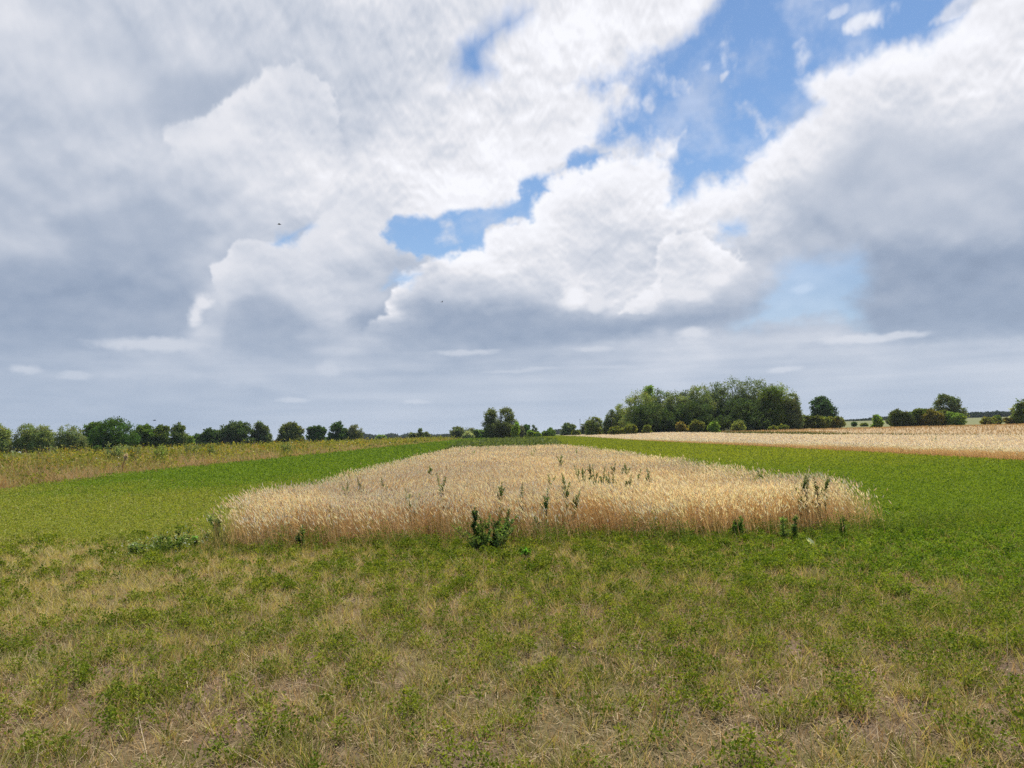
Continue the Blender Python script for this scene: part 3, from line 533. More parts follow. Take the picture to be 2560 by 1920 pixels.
# ---- rank green growth closing the far end of the wheat strip
def far_weeds():
    a = Acc(); P = field_pts(15000, -7.5, 7.0, 52, 120, 1.2, 6); cx = -1.2+.0*P[:, 1]
    hgt = nz(P, 5, 151); k = (np.abs(P[:, 0]+.6)/(5.0+1.6*hgt) < 1) & (P[:, 1]+6*nz(P, 3, 152)-3*P[:, 0]*0 > 56+4*sstep(-1, 5, P[:, 0])); P = P[k]; n = len(P); s = lod(P[:, 1], 20)
    H = (.95+.45*nz(P, 4, 153))*sstep(50, 66, P[:, 1]); c = mixc((.10, .14, .045), (.21, .25, .11), np.clip(.5+nz(P, 3, 154)+rng.normal(0, .2, n), 0, 1))
    ribbons(a, P, H*U(.7, 1.2, n), .014*s, U(0, 6.28, n), U(0, .25, n), U(0, .5, n), c*.8, c, 2)
    z = U(.3, 1.05, n)*H; diamonds(a, P+np.stack([0*z, 0*z, z], 1), rdir(n, .5), .14*s**.7, .05*s**.7, c*1.05)
    tag(a.build('weed_patch', MAT_LEAF), 'rank grey green weeds closing the far end of the wheat strip', 'weeds', kind='stuff')
far_weeds()
# ------------------------------------------------------------------ trees and shrubs
def foot(u, D):
    x = at(u, horizon(u), D)[0]; return np.array([x, D, float(terrain(x, D))])
def spot(u, v, h=0.):
    """ground point whose plant, h metres up, is seen at (u, v) on the near flat land"""
    d = ray(u, v); D = (EYE-h)/-d[2]; return np.array([d[0]*D, D, float(terrain(d[0]*D, D))])
GREEN = (.060, .095, .022); DARK = (.036, .070, .018); GREY = (.128, .155, .066); OLIVE = (.125, .125, .032); FRESH = (.110, .165, .036); RUST = (.150, .105, .034); SILVER = (.21, .235, .155)
def make_tree(name, label, cat, u, vtop, wpx, D, col, kind='round', group=None, tf=.22, seed=0, dens=1.0, sink=0.):
    global rng
    rng = np.random.default_rng(1000+seed)
    if group == WD: wpx *= 1.15
    b = foot(u, D); H = at(u, vtop, D)[2]-b[2]; W = wpx/FPX*D
    root = thing(name, b, label, cat, group)
    tf = tf*.32; cr = Acc(); tk = Acc()
    lo = H*tf; cz = (H+lo)/2; rz = (H-lo)/2
    lobes = []
    if kind == 'willow':
        m = 9
        for i in range(m):
            a = U(0, 6.28, 1)[0]; r = W*.30*math.sqrt(rng.random()); q = rng.random()
            lobes.append((r*math.cos(a), r*math.sin(a), lo+rz*(.35+1.25*q*(1-.5*(r/(W*.3))**2)), W*(.20+.08*rng.random()), W*.2, rz*(.26+.2*rng.random())))
        lobes.append((0, 0, cz*.96, W*.42, W*.38, rz*.90)); lobes.append((0, 0, H*.35, W*.42, W*.38, H*.32))
    elif kind == 'poplar':
        for i in range(9):
            q = (i+.5)/9; a = U(0, 6.28, 1)[0]; w = W*(.16+.26*math.sin(math.pi*min(1, q*.75+.22)))
            lobes.append((w*.5*math.cos(a), w*.5*math.sin(a), lo+2*rz*q*.9+rz*.1, w*.75, w*.75, rz*.24))
    elif kind == 'shrub':
        for i in range(7):
            a = U(0, 6.28, 1)[0]; r = W*.30*math.sqrt(rng.random())
            lobes.append((r*math.cos(a), r*math.sin(a), H*(.28+.42*rng.random()*(1-r/W)), W*(.17+.08*rng.random()), W*.2, H*(.22+.1*rng.random())))
        lobes.append((0, 0, H*.34, W*.43, W*.32, H*.34))
    else:
        for i in range(10):
            d = rdir(1, .25)[0]; k = .55+.15*rng.random()
            lobes.append((d[0]*W*.5*k, d[1]*W*.5*k, cz+d[2]*rz*k, W*(.11+.17*rng.random()), W*.2, rz*(.20+.26*rng.random())))
        lobes.append((0, 0, cz, W*.38, W*.36, rz*.80))
    if tf < .085 and kind != 'shrub':
        for i in range(8):
            a = U(0, 6.28, 1)[0]; lobes.append((W*.30*math.cos(a), W*.24*math.sin(a), H*(.12+.22*rng.random()), W*.25, W*.24, H*.18))
        lobes.append((0, 0, H*.25, W*.34, W*.3, H*.24))
    px = (wpx/2.5)*((H/D*FPX)/2.5); nl = int(np.clip(px*26*dens, 1800, 15000)); ncl = max(26, nl//26)
    vol = np.array([l[3]*l[5] for l in lobes]); idx = rng.choice(len(lobes), ncl, p=vol/vol.sum()); Lb = np.array(lobes)[idx]
    dd = rdir(ncl, .15); rr = .55+.47*np.sqrt(rng.random(ncl))
    cc = Lb[:, :3]+dd*Lb[:, 3:]*rr[:, None]; cc[:, 2] = np.maximum(cc[:, 2], .05*H+.0)
    cc[:, 2] *= H*.965/cc[:, 2].max()
    i = rng.integers(0, ncl, nl); rc = .050*(W+H)/2+.10
    sq = np.array([1, 1, .72])
    off = rng.normal(0, 1, (nl, 3))*rc*sq*.62
    Pn = cc[i]+off; Pn[:, 2] = np.maximum(Pn[:, 2], .06)
    if kind == 'willow': Pn[:, 2] -= np.abs(rng.normal(0, .35, nl))*rc
    ls = (D/711)*1.55; tf_ = tf
    ax = rdir(nl, .25 if kind != 'willow' else -.35)
    tone = rng.normal(0, .20, ncl)[i]+rng.normal(0, .16, nl); hue = rng.normal(0, .09, ncl)[i]
    if kind == 'shrub' and col[0] > .93*col[1]: col = (col[0]*.86, col[1], col[2])
    c = 2.2*np.array(col)*(1+np.clip(tone, -.6, .9))[:, None]*np.stack([1.06*(1+hue), 1+0*hue, .76*(1-hue)], 1)
    lw = .62 if kind != 'willow' else .42
    diamonds(cr, Pn, ax, ls*U(.75, 1.5, nl), ls*lw*U(.8, 1.3, nl), np.clip(c, .008, .6))
    # trunk and limbs
    bk = (.085, .066, .048); r0 = max(.05, .022*H+.03)
    ns = 1 if kind != 'shrub' else 4
    for s in range(ns):
        dx, dy = (rng.normal(0, .03*W, 2) if ns == 1 else rng.normal(0, .16*W, 2))
        top = H*(.72 if ns == 1 else .6); k = r0 if ns == 1 else r0*.5
        tube(tk, [(dx*.1, dy*.1, -.15), (dx*.25, dy*.25, top*.25), (dx*.6, dy*.6, top*.6), (dx, dy, top)], [k*1.25, k, k*.62, k*.2], bk, 7)
        if ns == 1:
            for q in range(6):
                z0 = H*(tf*.7+.08+.07*q); a = U(0, 6.28, 1)[0]; l = W*(.22+.12*rng.random())
                tube(tk, [(dx*.4, dy*.4, z0), (dx*.4+l*.5*math.cos(a), l*.5*math.sin(a), z0+l*.42), (dx*.4+l*math.cos(a), l*math.sin(a), z0+l*.95)], [k*.5, k*.32, k*.1], bk, 5)
    if kind != 'shrub': tk.build('trunk', MAT_BARK, root)
    else: tk.build('stems', MAT_BARK, root)
    cr.build('crown', MAT_TREE, root)
    return root
S = 2560/2212
T = 'trees along the left pasture'; WD = 'willows of the right wood'; SH = 'shrubs along the foot of the right wood'; HG = 'hedge shrubs on the right'; MID = 'trees around the strip end'
TREES = [
 # name, label, u, vtop, w (2212 wide pixels), D, colour, kind, group, trunk fraction
 ('tree', 'grey green tree cut off by the left picture edge', 2, 914, 46, 186, GREY, 'willow', T, .06),
 ('willow_tree', 'broad grey green willow, second tree from the left edge', 56, 915, 50, 190, GREY, 'willow', T, .05),
 ('willow_tree', 'grey green willow leaning into the broad willow on its left', 93, 917, 52, 189, GREY, 'willow', T, .05),
 ('willow_tree', 'rounded silvery grey willow right before the dark green mass of trees', 149, 916, 64, 182, (.105, .125, .066), 'willow', T, .05),
 ('tree', 'dark green tree between the silvery willow and the tallest left tree', 203, 913, 60, 216, GREEN, 'round', T, .05),
 ('broadleaf_tree', 'tallest and darkest tree of the left row with a high domed crown', 247, 902, 100, 196, DARK, 'round', T, .04),
 ('tree', 'mid green tree just right of the tallest dark left tree', 311, 917, 56, 216, GREEN, 'round', T, .05),
 ('tree', 'dull green tree standing in the middle of a clump of three', 347, 918, 50, 218, (.060, .082, .026), 'round', T, .04),
 ('tree', 'grey green tree ending the long left clump on its right side', 382, 914, 44, 209, (.072, .094, .042), 'poplar', T, .05),
 ('shrub', 'small bright green bush in the gap right of the long left clump', 409, 943, 22, 235, FRESH, 'shrub', T, 0),
 ('tree', 'low dark green tree left of the tree shading the white van', 431, 938, 32, 275, DARK, 'round', T, .06),
 ('tree', 'dark pointed tree standing left of the white van', 454, 926, 46, 268, (.034, .058, .018), 'round', T, .08),
 ('tree', 'slim green tree right beside the dark pointed tree', 474, 930, 24, 272, GREEN, 'round', T, .10),
 ('tree', 'wide dark grey green tree with a flat top above the white van', 511, 910, 64, 268, (.045, .068, .028), 'round', T, .24),
 ('tree', 'upright grey green tree with visible trunk and open lower branches', 565, 911, 42, 275, (.062, .082, .040), 'poplar', T, .20),
 ('tree', 'round bushy olive green tree standing alone in the left row', 627, 913, 55, 280, (.078, .092, .036), 'round', T, .02),
 ('tree', 'small dark irregular tree with a gap in its crown', 682, 921, 42, 290, DARK, 'round', T, .18),
 ('tree', 'dark ragged tree touching a grey willow on its right', 734, 910, 44, 300, DARK, 'poplar', T, .12),
 ('willow_tree', 'grey olive willow touching the dark ragged tree', 768, 918, 38, 300, (.088, .098, .048), 'willow', T, .08),
 ('shrub', 'low green scrub behind the small dark irregular tree', 706, 946, 46, 330, GREEN, 'shrub', T, 0),
 ('shrub', 'pale round bush before the hazy far woodland', 822, 941, 22, 480, FRESH, 'shrub', MID, 0),
 ('tree', 'slender grey tree rising from a group of three far bushes', 909, 927, 13, 330, (.075, .095, .05), 'poplar', MID, .2),
 ('shrub', 'grey bush left of the slender far tree', 894, 936, 26, 332, (.085, .10, .055), 'shrub', MID, 0),
 ('shrub', 'small grey bush right of the slender far tree', 922, 934, 14, 334, (.085, .10, .055), 'shrub', MID, 0),
 ('willow_tree', 'dark grey willow left of the silvery bush near the strip end', 988, 921, 36, 300, (.078, .094, .055), 'willow', MID, .02),
 ('willow_tree', 'low grey green willow behind the silvery bush', 1014, 925, 34, 305, (.09, .108, .062), 'willow', MID, .02),
 ('shrub', 'pale silvery bush in front of the grey willows', 1012, 932, 28, 285, SILVER, 'shrub', MID, 0),
 ('shrub', 'green bush between the silvery bush and the big lone willow', 1040, 929, 36, 290, (.075, .11, .035), 'shrub', MID, 0),
 ('tree', 'dark round tree half hidden behind the big lone willow', 1056, 917, 26, 300, DARK, 'round', MID, .05),
 ('shrub', 'pale green bush at the right foot of the big lone willow', 1114, 911, 16, 222, FRESH, 'shrub', MID, 0),
 ('tree', 'dull grey tree right of the big lone willow', 1124, 921, 18, 300, (.075, .085, .055), 'round', MID, .03),
 ('tree', 'small dark round tree right of the dull grey tree', 1139, 919, 19, 310, DARK, 'round', MID, .03),
 ('tree', 'small pointed grey green tree right of the small dark round tree', 1154, 919, 15, 315, (.062, .084, .04), 'poplar', MID, .03),
 ('shrub', 'light green bush in front of the small dark round tree', 1146, 931, 18, 270, FRESH, 'shrub', MID, 0),
 ('shrub', 'yellow green bush in front of the pointed grey green tree', 1160, 933, 16, 268, FRESH, 'shrub', MID, 0),
 ('shrub', 'dark green spreading bush left of the wooded pole', 1184, 929, 32, 280, GREEN, 'shrub', MID, 0),
 ('shrub', 'small dark bush on top of the spreading bush', 1190, 926, 14, 284, DARK, 'shrub', MID, 0),
 ('tree', 'round hazy green tree left of the tall thin pole', 1228, 915, 30, 330, (.085, .11, .05), 'round', MID, .02),
 ('shrub', 'small olive bush below the round hazy green tree', 1244, 930, 16, 270, OLIVE, 'shrub', MID, 0),
 ('tree', 'grey spiky half bare tree around the tall thin pole', 1262, 917, 20, 300, (.105, .115, .085), 'poplar', MID, .02),
 ('willow_tree', 'loose light green willow bush left of the wood', 1284, 899, 44, 238, (.105, .13, .048), 'willow', MID, .01),
 ('tree', 'grey green outlying tree at the left end of the wood', 1322, 884, 28, 226, (.07, .092, .045), 'willow', WD, .06),
 ('willow_tree', 'small outer willow with an uneven top at the left of the wood', 1345, 872, 44, 224, GREY, 'willow', WD, .04),
 ('willow_tree', 'big grey green willow forming the left shoulder of the wood', 1384, 842, 72, 216, GREY, 'willow', WD, .04),
 ('tree', 'bright green tree top showing above the left shoulder of the wood', 1406, 833, 40, 232, FRESH, 'poplar', WD, .1),
 ('willow_tree', 'green willow just right of the bright green tree top', 1432, 838, 60, 222, (.072, .098, .042), 'willow', WD, .04),
 ('willow_tree', 'pale willow in the left half of the wood, behind the rusty bush', 1462, 842, 58, 214, (.105, .128, .062), 'willow', WD, .04),
 ('willow_tree', 'narrow dark willow wedged between pale willows', 1488, 840, 50, 224, (.06, .084, .038), 'willow', WD, .04),
 ('willow_tree', 'broad pale topped willow in the middle of the wood', 1514, 829, 74, 214, (.10, .125, .06), 'willow', WD, .04),
 ('willow_tree', 'dull green willow right of the middle of the wood', 1550, 824, 62, 218, (.066, .09, .04), 'willow', WD, .04),
 ('willow_tree', 'tallest willow of the wood with a ragged peak', 1586, 810, 74, 220, (.074, .098, .045), 'willow', WD, .04),
 ('willow_tree', 'second tallest willow, just right of the ragged peak', 1620, 812, 58, 216, (.082, .104, .05), 'willow', WD, .04),
 ('willow_tree', 'tall willow with a rounded top in the right half of the wood', 1650, 816, 62, 222, (.085, .108, .055), 'willow', WD, .04),
 ('tree', 'warm green tree set in front of the right half of the wood', 1670, 836, 54, 208, (.060, .088, .022), 'round', WD, .04),
 ('willow_tree', 'tall grey willow closing the wood on its right side', 1694, 823, 62, 212, GREY, 'willow', WD, .04),
 ('willow_tree', 'drooping willow at the right edge of the wood against the sky', 1712, 848, 36, 208, (.088, .11, .055), 'willow', WD, .03),
 ('tree', 'dark green understory tree inside the left part of the wood', 1410, 868, 90, 206, (.038, .058, .022), 'round', WD, .02),
 ('tree', 'dark green understory tree inside the middle of the wood', 1500, 866, 100, 207, (.036, .056, .022), 'round', WD, .02),
 ('tree', 'dark green understory tree inside the right part of the wood', 1610, 860, 110, 206, (.034, .054, .02), 'round', WD, .02),
 ('shrub', 'small yellow green bush left of the wide olive bush', 1327, 922, 26, 198, (.10, .115, .03), 'shrub', SH, 0),
 ('shrub', 'wide olive bush at the left foot of the wood', 1357, 916, 40, 197, OLIVE, 'shrub', SH, 0),
 ('shrub', 'little yellow green bush between the olive and rusty bushes', 1398, 920, 21, 196, (.12, .125, .032), 'shrub', SH, 0),
 ('shrub', 'rusty orange brown bush at the foot of the wood', 1471, 913, 28, 195, RUST, 'shrub', SH, 0),
 ('shrub', 'olive brown bush right next to the rusty bush', 1505, 907, 34, 196, (.11, .098, .028), 'shrub', SH, 0),
 ('shrub', 'fresh green bush below the middle of the wood', 1542, 911, 28, 195, FRESH, 'shrub', SH, 0),
 ('shrub', 'pale green bush below the tallest willow', 1594, 909, 32, 195, (.125, .145, .05), 'shrub', SH, 0),
 ('shrub', 'tiny brownish bush at the right foot of the wood', 1672, 921, 17, 194, OLIVE, 'shrub', SH, 0),
 ('shrub', 'tiny olive bush under the grey willow closing the wood', 1692, 919, 20, 194, (.105, .105, .03), 'shrub', SH, 0),
 ('tree', 'round dark green tree standing alone right of the wood', 1776, 857, 54, 262, (.030, .058, .020), 'round', HG, .10),
 ('shrub', 'light green bush touching the right edge of the wood', 1738, 897, 30, 212, (.09, .11, .035), 'shrub', HG, 0),
 ('shrub', 'dark olive bush left below the round dark tree', 1761, 899, 30, 210, (.06, .072, .022), 'shrub', HG, 0),
 ('shrub', 'olive bush right below the round dark tree', 1781, 900, 30, 210, OLIVE, 'shrub', HG, 0),
 ('shrub', 'brownish olive bush right of the round dark tree', 1799, 902, 28, 211, (.105, .09, .028), 'shrub', HG, 0),
 ('shrub', 'ochre green bush with twiggy top ending the clump of bushes', 1814, 900, 24, 211, (.12, .115, .04), 'shrub', HG, 0),
 ('tree', 'tiny round topped tree alone on the far green field', 1845, 914, 9, 300, DARK, 'round', HG, .45),
 ('shrub', 'tiny brown bush right of the tiny round topped tree', 1868, 916, 14, 300, OLIVE, 'shrub', HG, 0),
 ('tree', 'young green sapling tree standing apart left of the hedge', 1897, 897, 23, 214, FRESH, 'round', HG, .18),
 ('tree', 'grey tree top behind the left end of the hedge', 1935, 888, 30, 270, (.075, .09, .05), 'round', HG, .05),
 ('shrub', 'darkest large bush at the left end of the hedge', 1950, 885, 58, 204, (.046, .062, .020), 'shrub', HG, 0),
 ('shrub', 'green bush in the middle of the hedge', 1983, 884, 44, 206, (.066, .088, .026), 'shrub', HG, 0),
 ('shrub', 'brown tinged bush below the large grey green hedge tree', 2010, 884, 48, 203, (.105, .085, .025), 'shrub', HG, 0),
 ('shrub', 'olive brown bush under the left side of the large hedge tree', 2032, 887, 46, 205, (.095, .09, .026), 'shrub', HG, 0),
 ('tree', 'large grey green tree rising behind the hedge', 2047, 851, 66, 246, (.068, .088, .042), 'round', HG, .14),
 ('shrub', 'bright green bush at the right end of the hedge', 2068, 891, 40, 202, FRESH, 'shrub', HG, 0),
 ('shrub', 'low ochre bush between the hedge and the right picture edge', 2135, 902, 36, 205, (.13, .115, .034), 'shrub', HG, 0),
 ('shrub', 'small green bush right of the low ochre bush', 2155, 899, 18, 206, GREEN, 'shrub', HG, 0),
 ('shrub', 'dark reddish bush near the right picture edge', 2180, 904, 26, 200, (.085, .07, .026), 'shrub', HG, 0),
 ('tree', 'thin pale twiggy tree left of the tree at the right picture edge', 2192, 876, 14, 200, SILVER, 'poplar', HG, .1),
 ('tree', 'tall green bushy tree cut off by the right picture edge', 2211, 862, 34, 196, (.065, .095, .03), 'poplar', HG, .02),
]
for i, (nm, lab, u, vt, w, D, col, kind, grp, tf) in enumerate(TREES):
    make_tree(nm, lab, 'shrub' if nm == 'shrub' else 'tree', u*S, vt*S, w*S, D, col, kind, grp, tf, i)
# the lone willow: two tall domes over a low skirt, shade painted into its leaves
def lone_willow():
    global rng
    rng = np.random.default_rng(77); D = 232; u = 1080*S; b = foot(u, D); k = S/FPX*D
    root = thing('willow_tree', b, 'big lone willow with two tall domes at the far end of the wheat', 'tree', MID)
    cr = Acc(); tk = Acc(); H = at(u, 880*S, D)[2]-b[2]
    lob = [(-19*k, 0, H*.76, 12*k, 13*k, H*.21), (14*k, .5, H*.80, 15*k, 13*k, H*.20), (-2*k, -1, H*.44, 22*k, 20*k, H*.20), (-24*k, 0, H*.58, 11*k, 12*k, H*.12), (26*k, 0, H*.56, 10*k, 12*k, H*.18), (0, 0, H*.26, 26*k, 22*k, H*.25), (-16*k, -2, H*.35, 16*k, 16*k, H*.2), (18*k, -2, H*.33, 16*k, 16*k, H*.22)]
    v = np.array([l[3]*l[5] for l in lob]); m = 420; ix = rng.choice(len(lob), m, p=v/v.sum()); Lb = np.array(lob)[ix]
    cc = Lb[:, :3]+rdir(m, .1)*Lb[:, 3:]*(.5+.55*np.sqrt(rng.random(m)))[:, None]; cc[:, 2] = np.clip(cc[:, 2], .2, H*.985)
    n = 14000; i = rng.integers(0, m, n); P = cc[i]+rng.normal(0, .33, (n, 3)); P[:, 2] -= np.abs(rng.normal(0, .5, n)); P[:, 2] = np.maximum(P[:, 2], .1)
    t = rng.normal(0, .2, m)[i]+rng.normal(0, .15, n); c = 1.9*mixc((.057, .072, .022), (.110, .122, .048), np.clip(.2+P[:, 2]/H*.8, 0, 1))*(1+t)[:, None]  # leaf colour paints in light and shade: dark low down, lighter on top
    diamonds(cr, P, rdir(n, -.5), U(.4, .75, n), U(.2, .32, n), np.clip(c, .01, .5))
    for dx in (-1.8, -.6, .5, 1.7):
        tube(tk, [(dx*.3, 0, -.2), (dx*.5, .1, H*.2), (dx*.9, 0, H*.5), (dx*1.2, .1, H*.8)], [.28, .22, .13, .04], (.08, .062, .045), 7)
    tk.build('trunk', MAT_BARK, root); cr.build('crown', MAT_TREE, root)
lone_willow()
rng = np.random.default_rng(5)
# far woods on the horizon: each reads as one mass
def far_wood(name, label, segs, D, col, base_drop=0.):
    a = Acc()
    for (u0, u1, prof) in segs:
        us = np.linspace(u0, u1, 400); tops = np.interp(us, [p[0] for p in prof], [p[1] for p in prof])
        n = 9000; u = U(u0, u1, n); tp = np.interp(u, us, tops)+1.6*perlin(u/9, u*0, 7)+1.0*perlin(u/3.5, u*0, 8)
        x = np.array([at(q, horizon(q), D)[0] for q in u]); y = D+U(-25, 25, n); zb = terrain(x, y); zt = np.array([at(q, v, D)[2] for q, v in zip(u, tp)])
        z = zb+(zt-zb)*rng.random(n)**.75; c = vary(col, n, .25, .06)
        diamonds(a, np.stack([x, y, z], 1), rdir(n, .2), D/711*2.2, D/711*1.4, c)
    return tag(a.build(name, MAT_TREE), label, 'wood', kind='stuff')
far_wood('far_woodland', 'hazy blue green woodland on the horizon left of the lone willow', [(895, 1170, [(895, 1083), (907, 1085), (912, 1088), (932, 1089), (935, 1092), (960, 1092), (966, 1089), (975, 1086), (984, 1086), (992, 1092), (1010, 1091), (1016, 1085), (1019, 1091), (1060, 1090), (1070, 1087), (1085, 1090), (1120, 1088), (1170, 1089)])], 1150, (.040, .060, .034))
far_wood('far_woodland', 'hazy blue wood on the horizon between the bushes left of the pole', [(1370, 1425, [(1370, 1082), (1386, 1078), (1410, 1077), (1425, 1079)])], 1150, (.040, .060, .034))
far_wood('ridge_woodland', 'dark wood along the low ridge behind the far green field', [(2110, 2235, [(2110, 1055), (2138, 1052), (2180, 1050), (2200, 1046), (2235, 1043)])], 720, (.030, .050, .026))
far_wood('ridge_woodland', 'dark wood along the low ridge near the right picture edge', [(2400, 2535, [(2400, 1036), (2416, 1034), (2428, 1038), (2450, 1033), (2462, 1031), (2472, 1035), (2490, 1032), (2505, 1033), (2520, 1038), (2535, 1040)])], 720, (.028, .048, .024))
tag(far_wood('hedge', 'low dark hedge running beneath the flat topped and trunked trees on the left', [(556, 668, [(556, 1105), (590, 1107), (640, 1106), (668, 1108)])], 285, (.050, .075, .022)), None, 'hedge', None, 'thing')
# ------------------------------------------------------------------ weeds, leafy plants
def spire(stem, leaf, base, h, lean, az, col, leaves, r=.05, bare=.15, lw=.010, ll=.06):
    m = 7; t = np.linspace(0, 1, m); d = np.array([math.sin(lean)*math.cos(az), math.sin(lean)*math.sin(az), math.cos(lean)])
    pts = np.asarray(base)+np.outer(t*h, d)+np.outer((t**2)*h*.06, [math.cos(az), math.sin(az), 0]); tube(stem, pts, .0045*(1-.7*t)+.001, np.array(col)*np.array([1.0, .75, .8]), 5)
    q = bare+(1-bare)*rng.random(leaves)**.8; P = np.stack([np.interp(q, t, pts[:, j]) for j in range(3)], 1); a = U(0, 6.28, leaves)
    up = U(.1, 1.3, leaves); ax = np.stack([np.cos(a), np.sin(a), up], 1)
    k = (.45+.9*np.sin(np.pi*np.clip(1-q, 0, 1)**.7))
    diamonds(leaf, P, ax, ll*k*U(.7, 1.3, leaves), lw*(.6+.6*k), vary(col, leaves, .22, .07))
def branch(st, lf, base, h, lean, az, col, nl, lw, ll, sides, bare=.08, wide=.5):
    """a stem with leafy side shoots"""
    col = np.array(col)*1.7; nl = int(nl*1.25)
    spire(st, lf, base, h, lean, az, col, nl, lw=lw, ll=ll, bare=bare)
    d = np.array([math.sin(lean)*math.cos(az), math.sin(lean)*math.sin(az), math.cos(lean)])
    for j in range(sides):
        t = U(.12, .8, 1)[0]; p = np.asarray(base)+d*h*t
        spire(st, lf, p, h*U(.15, .36, 1)[0]*(1.1-t*.6), U(.35, 1.0, 1)[0]*wide, U(0, 6.28, 1)[0], np.array(col)*U(.8, 1.3, 1)[0], max(8, int(nl*.35)), lw=lw, ll=ll*.85, bare=.1)
def weed(label, u, vt, vb, group, name='tall_weed', nst=1, col=(.125, .17, .065), leaves=130, hb=.60, spread=.05, at_ground=False, wide=1.):
    """one weed; (u, vb) is where it comes out of the wheat, or its foot when at_ground"""
    b = spot(u*1.0, vb, 0 if at_ground else hb)
    if not at_ground and u < 2200:
        D = max(b[1]+.1, 11.0+.3*rng.random()); b = foot(u, D)
    H = max(.86, at(u, vt, b[1])[2]-b[2]) if not at_ground else at(u, vt, b[1])[2]-b[2]
    root = thing(name, b, label, 'weed', group); st = Acc(); lf = Acc()
    sc_ = max(1, b[1]/14)
    for s in range(nst):
        k = 1 if s == 0 else U(.55, .92, 1)[0]; bx = rng.normal(0, spread, 2)*(s > 0)
        branch(st, lf, (bx[0]*.04, bx[1]*.04, 0), H*k, abs(rng.normal(.05, .04))+(s > 0)*(.06+.2*rng.random()*wide), U(0, 6.28, 1)[0], vary(col, 1, .15, .06)[0], leaves, .0075*sc_*wide**.6, .036*wide**.6*sc_**.5, (6 if not at_ground else 6) if b[1] < 40 else 0, .3 if not at_ground else .12)
    st.build('stem', MAT_WEED, root); lf.build('leaves', MAT_WEED, root); return root
G1 = 'tall dark weeds standing in the wheat'
WEEDS = [
 ('short weed spire, leftmost of all weeds standing in the wheat', 861, 1222, 1242, 1), ('dark weed spire in the left part of the wheat, second from the left', 907, 1194, 1232, 1),
 ('small dark weed spire, third from the left in the wheat', 966, 1199, 1228, 1), ('thin tall weed spire near the middle of the wheat, left of the centre bush', 1113, 1181, 1245, 1),
 ('tiny weed spire well behind the thin tall one left of the middle', 1075, 1171, 1189, 1), ('sparse crooked weed above the centre bush', 1245, 1234, 1290, 1),
 ('faint slanting weed just right of the sparse crooked weed', 1294, 1245, 1290, 1), ('thin weed behind the bare stemmed weed at the wheat front', 1379, 1183, 1221, 1),
 ('tallest leafy weed spire left of the weed cluster', 1417, 1183, 1275, 2), ('lone dark weed far back right of the strip axis', 1397, 1137, 1170, 1),
 ('leftmost weed of the grey green cluster in the wheat', 1452, 1168, 1208, 2), ('second weed of the grey green cluster, with a pointed tip', 1457, 1161, 1207, 2),
 ('tall weed in the middle of the grey green cluster', 1476, 1160, 1207, 2), ('tallest weed of the grey green cluster, with a dense base', 1488, 1159, 1216, 3),
 ('weed on the right side of the grey green cluster', 1497, 1166, 1221, 2), ('forked weed right of the grey green cluster', 1524, 1162, 1185, 2),
 ('bushy low weed in front of the forked weed', 1527, 1190, 1214, 2), ('low weed right beside the bushy low weed', 1535, 1194, 1218, 2),
 ('small weed left of the bushy low weed', 1517, 1202, 1221, 1), ('low dark weed at the right end of the front weeds', 1556, 1203, 1223, 1),
 ('thin weed between the forked weed and the dark spire', 1544, 1167, 1186, 1), ('slim dark spire right of the forked weed', 1565, 1159, 1187, 1),
 ('dark branching weed right of the slim dark spire', 1582, 1172, 1207, 1), ('short weed left of the last spire of the row', 1612, 1190, 1212, 1),
 ('slim spire at the right end of the middle row of weeds', 1621, 1176, 1202, 1), ('tiny single weed in the right half of the wheat', 1899, 1188, 1204, 1),
 ('low weed left of the paired weeds near the right wheat corner', 1985, 1219, 1238, 1), ('weed left of the tallest weed near the right wheat corner', 1996, 1205, 1236, 1),
 ('tallest weed near the right wheat corner', 2008, 1193, 1232, 1), ('thin left weed of the rightmost pair', 2036, 1200, 1236, 1), ('dense right weed of the rightmost pair', 2048, 1195, 1233, 2),
]
for lab, u, vt, vb, k in WEEDS: weed(lab, u, vt, vb, G1, nst=k, leaves=100 if k == 1 else 110, spread=.10, col=(.080, .115, .042))
for k, (u, v) in enumerate([(1032, 1134), (1050, 1130), (1069, 1139), (1085, 1137), (1118, 1128), (1146, 1131), (1160, 1124), (1196, 1126), (1218, 1131), (1246, 1127), (1270, 1121), (1318, 1119), (1330, 1139), (1337, 1134), (1342, 1130), (1358, 1121), (1303, 1117), (1396, 1117), (1010, 1150), (1180, 1137), (1440, 1133)]):
    weed('small dark weed poking up near the far end of the wheat strip', u, v-9-3*(k % 3), v+1, 'small dark weeds at the far end of the wheat', leaves=40)
G2 = 'leafy weeds along the front of the wheat'
weed('bare dark stemmed weed at the wheat front right of the centre bush', 1366, 1217, 1352, G2, at_ground=True, leaves=110, col=(0.085, 0.132, 0.046))
weed('narrow dark weed with pale base at the left wheat front', 1031, 1219, 1342, G2, at_ground=True, nst=2, leaves=140, spread=.05)
weed('dark leafy weed with two tops at the right wheat front', 1987, 1286, 1356, G2, at_ground=True, nst=2, leaves=60, spread=.07, wide=1.5)
weed('leafy weed left of the two topped weed at the right wheat front', 1960, 1292, 1358, G2, at_ground=True, nst=2, leaves=60, wide=1.5)
weed('green weed against the orange stems in the right half of the wheat front', 1856, 1290, 1352, G2, at_ground=True, nst=2, leaves=60, wide=1.5, col=(0.109, 0.171, 0.046))
weed('short green weed left of the green weed against orange stems', 1836, 1298, 1352, G2, at_ground=True, nst=2, leaves=60, wide=1.4, col=(0.109, 0.171, 0.046))
weed('tall feathery left weed of the pair at the left wheat front', 824, 1258, 1342, G2, at_ground=True, nst=5, leaves=130, spread=.07, col=(0.093, 0.147, 0.046), wide=1.2)
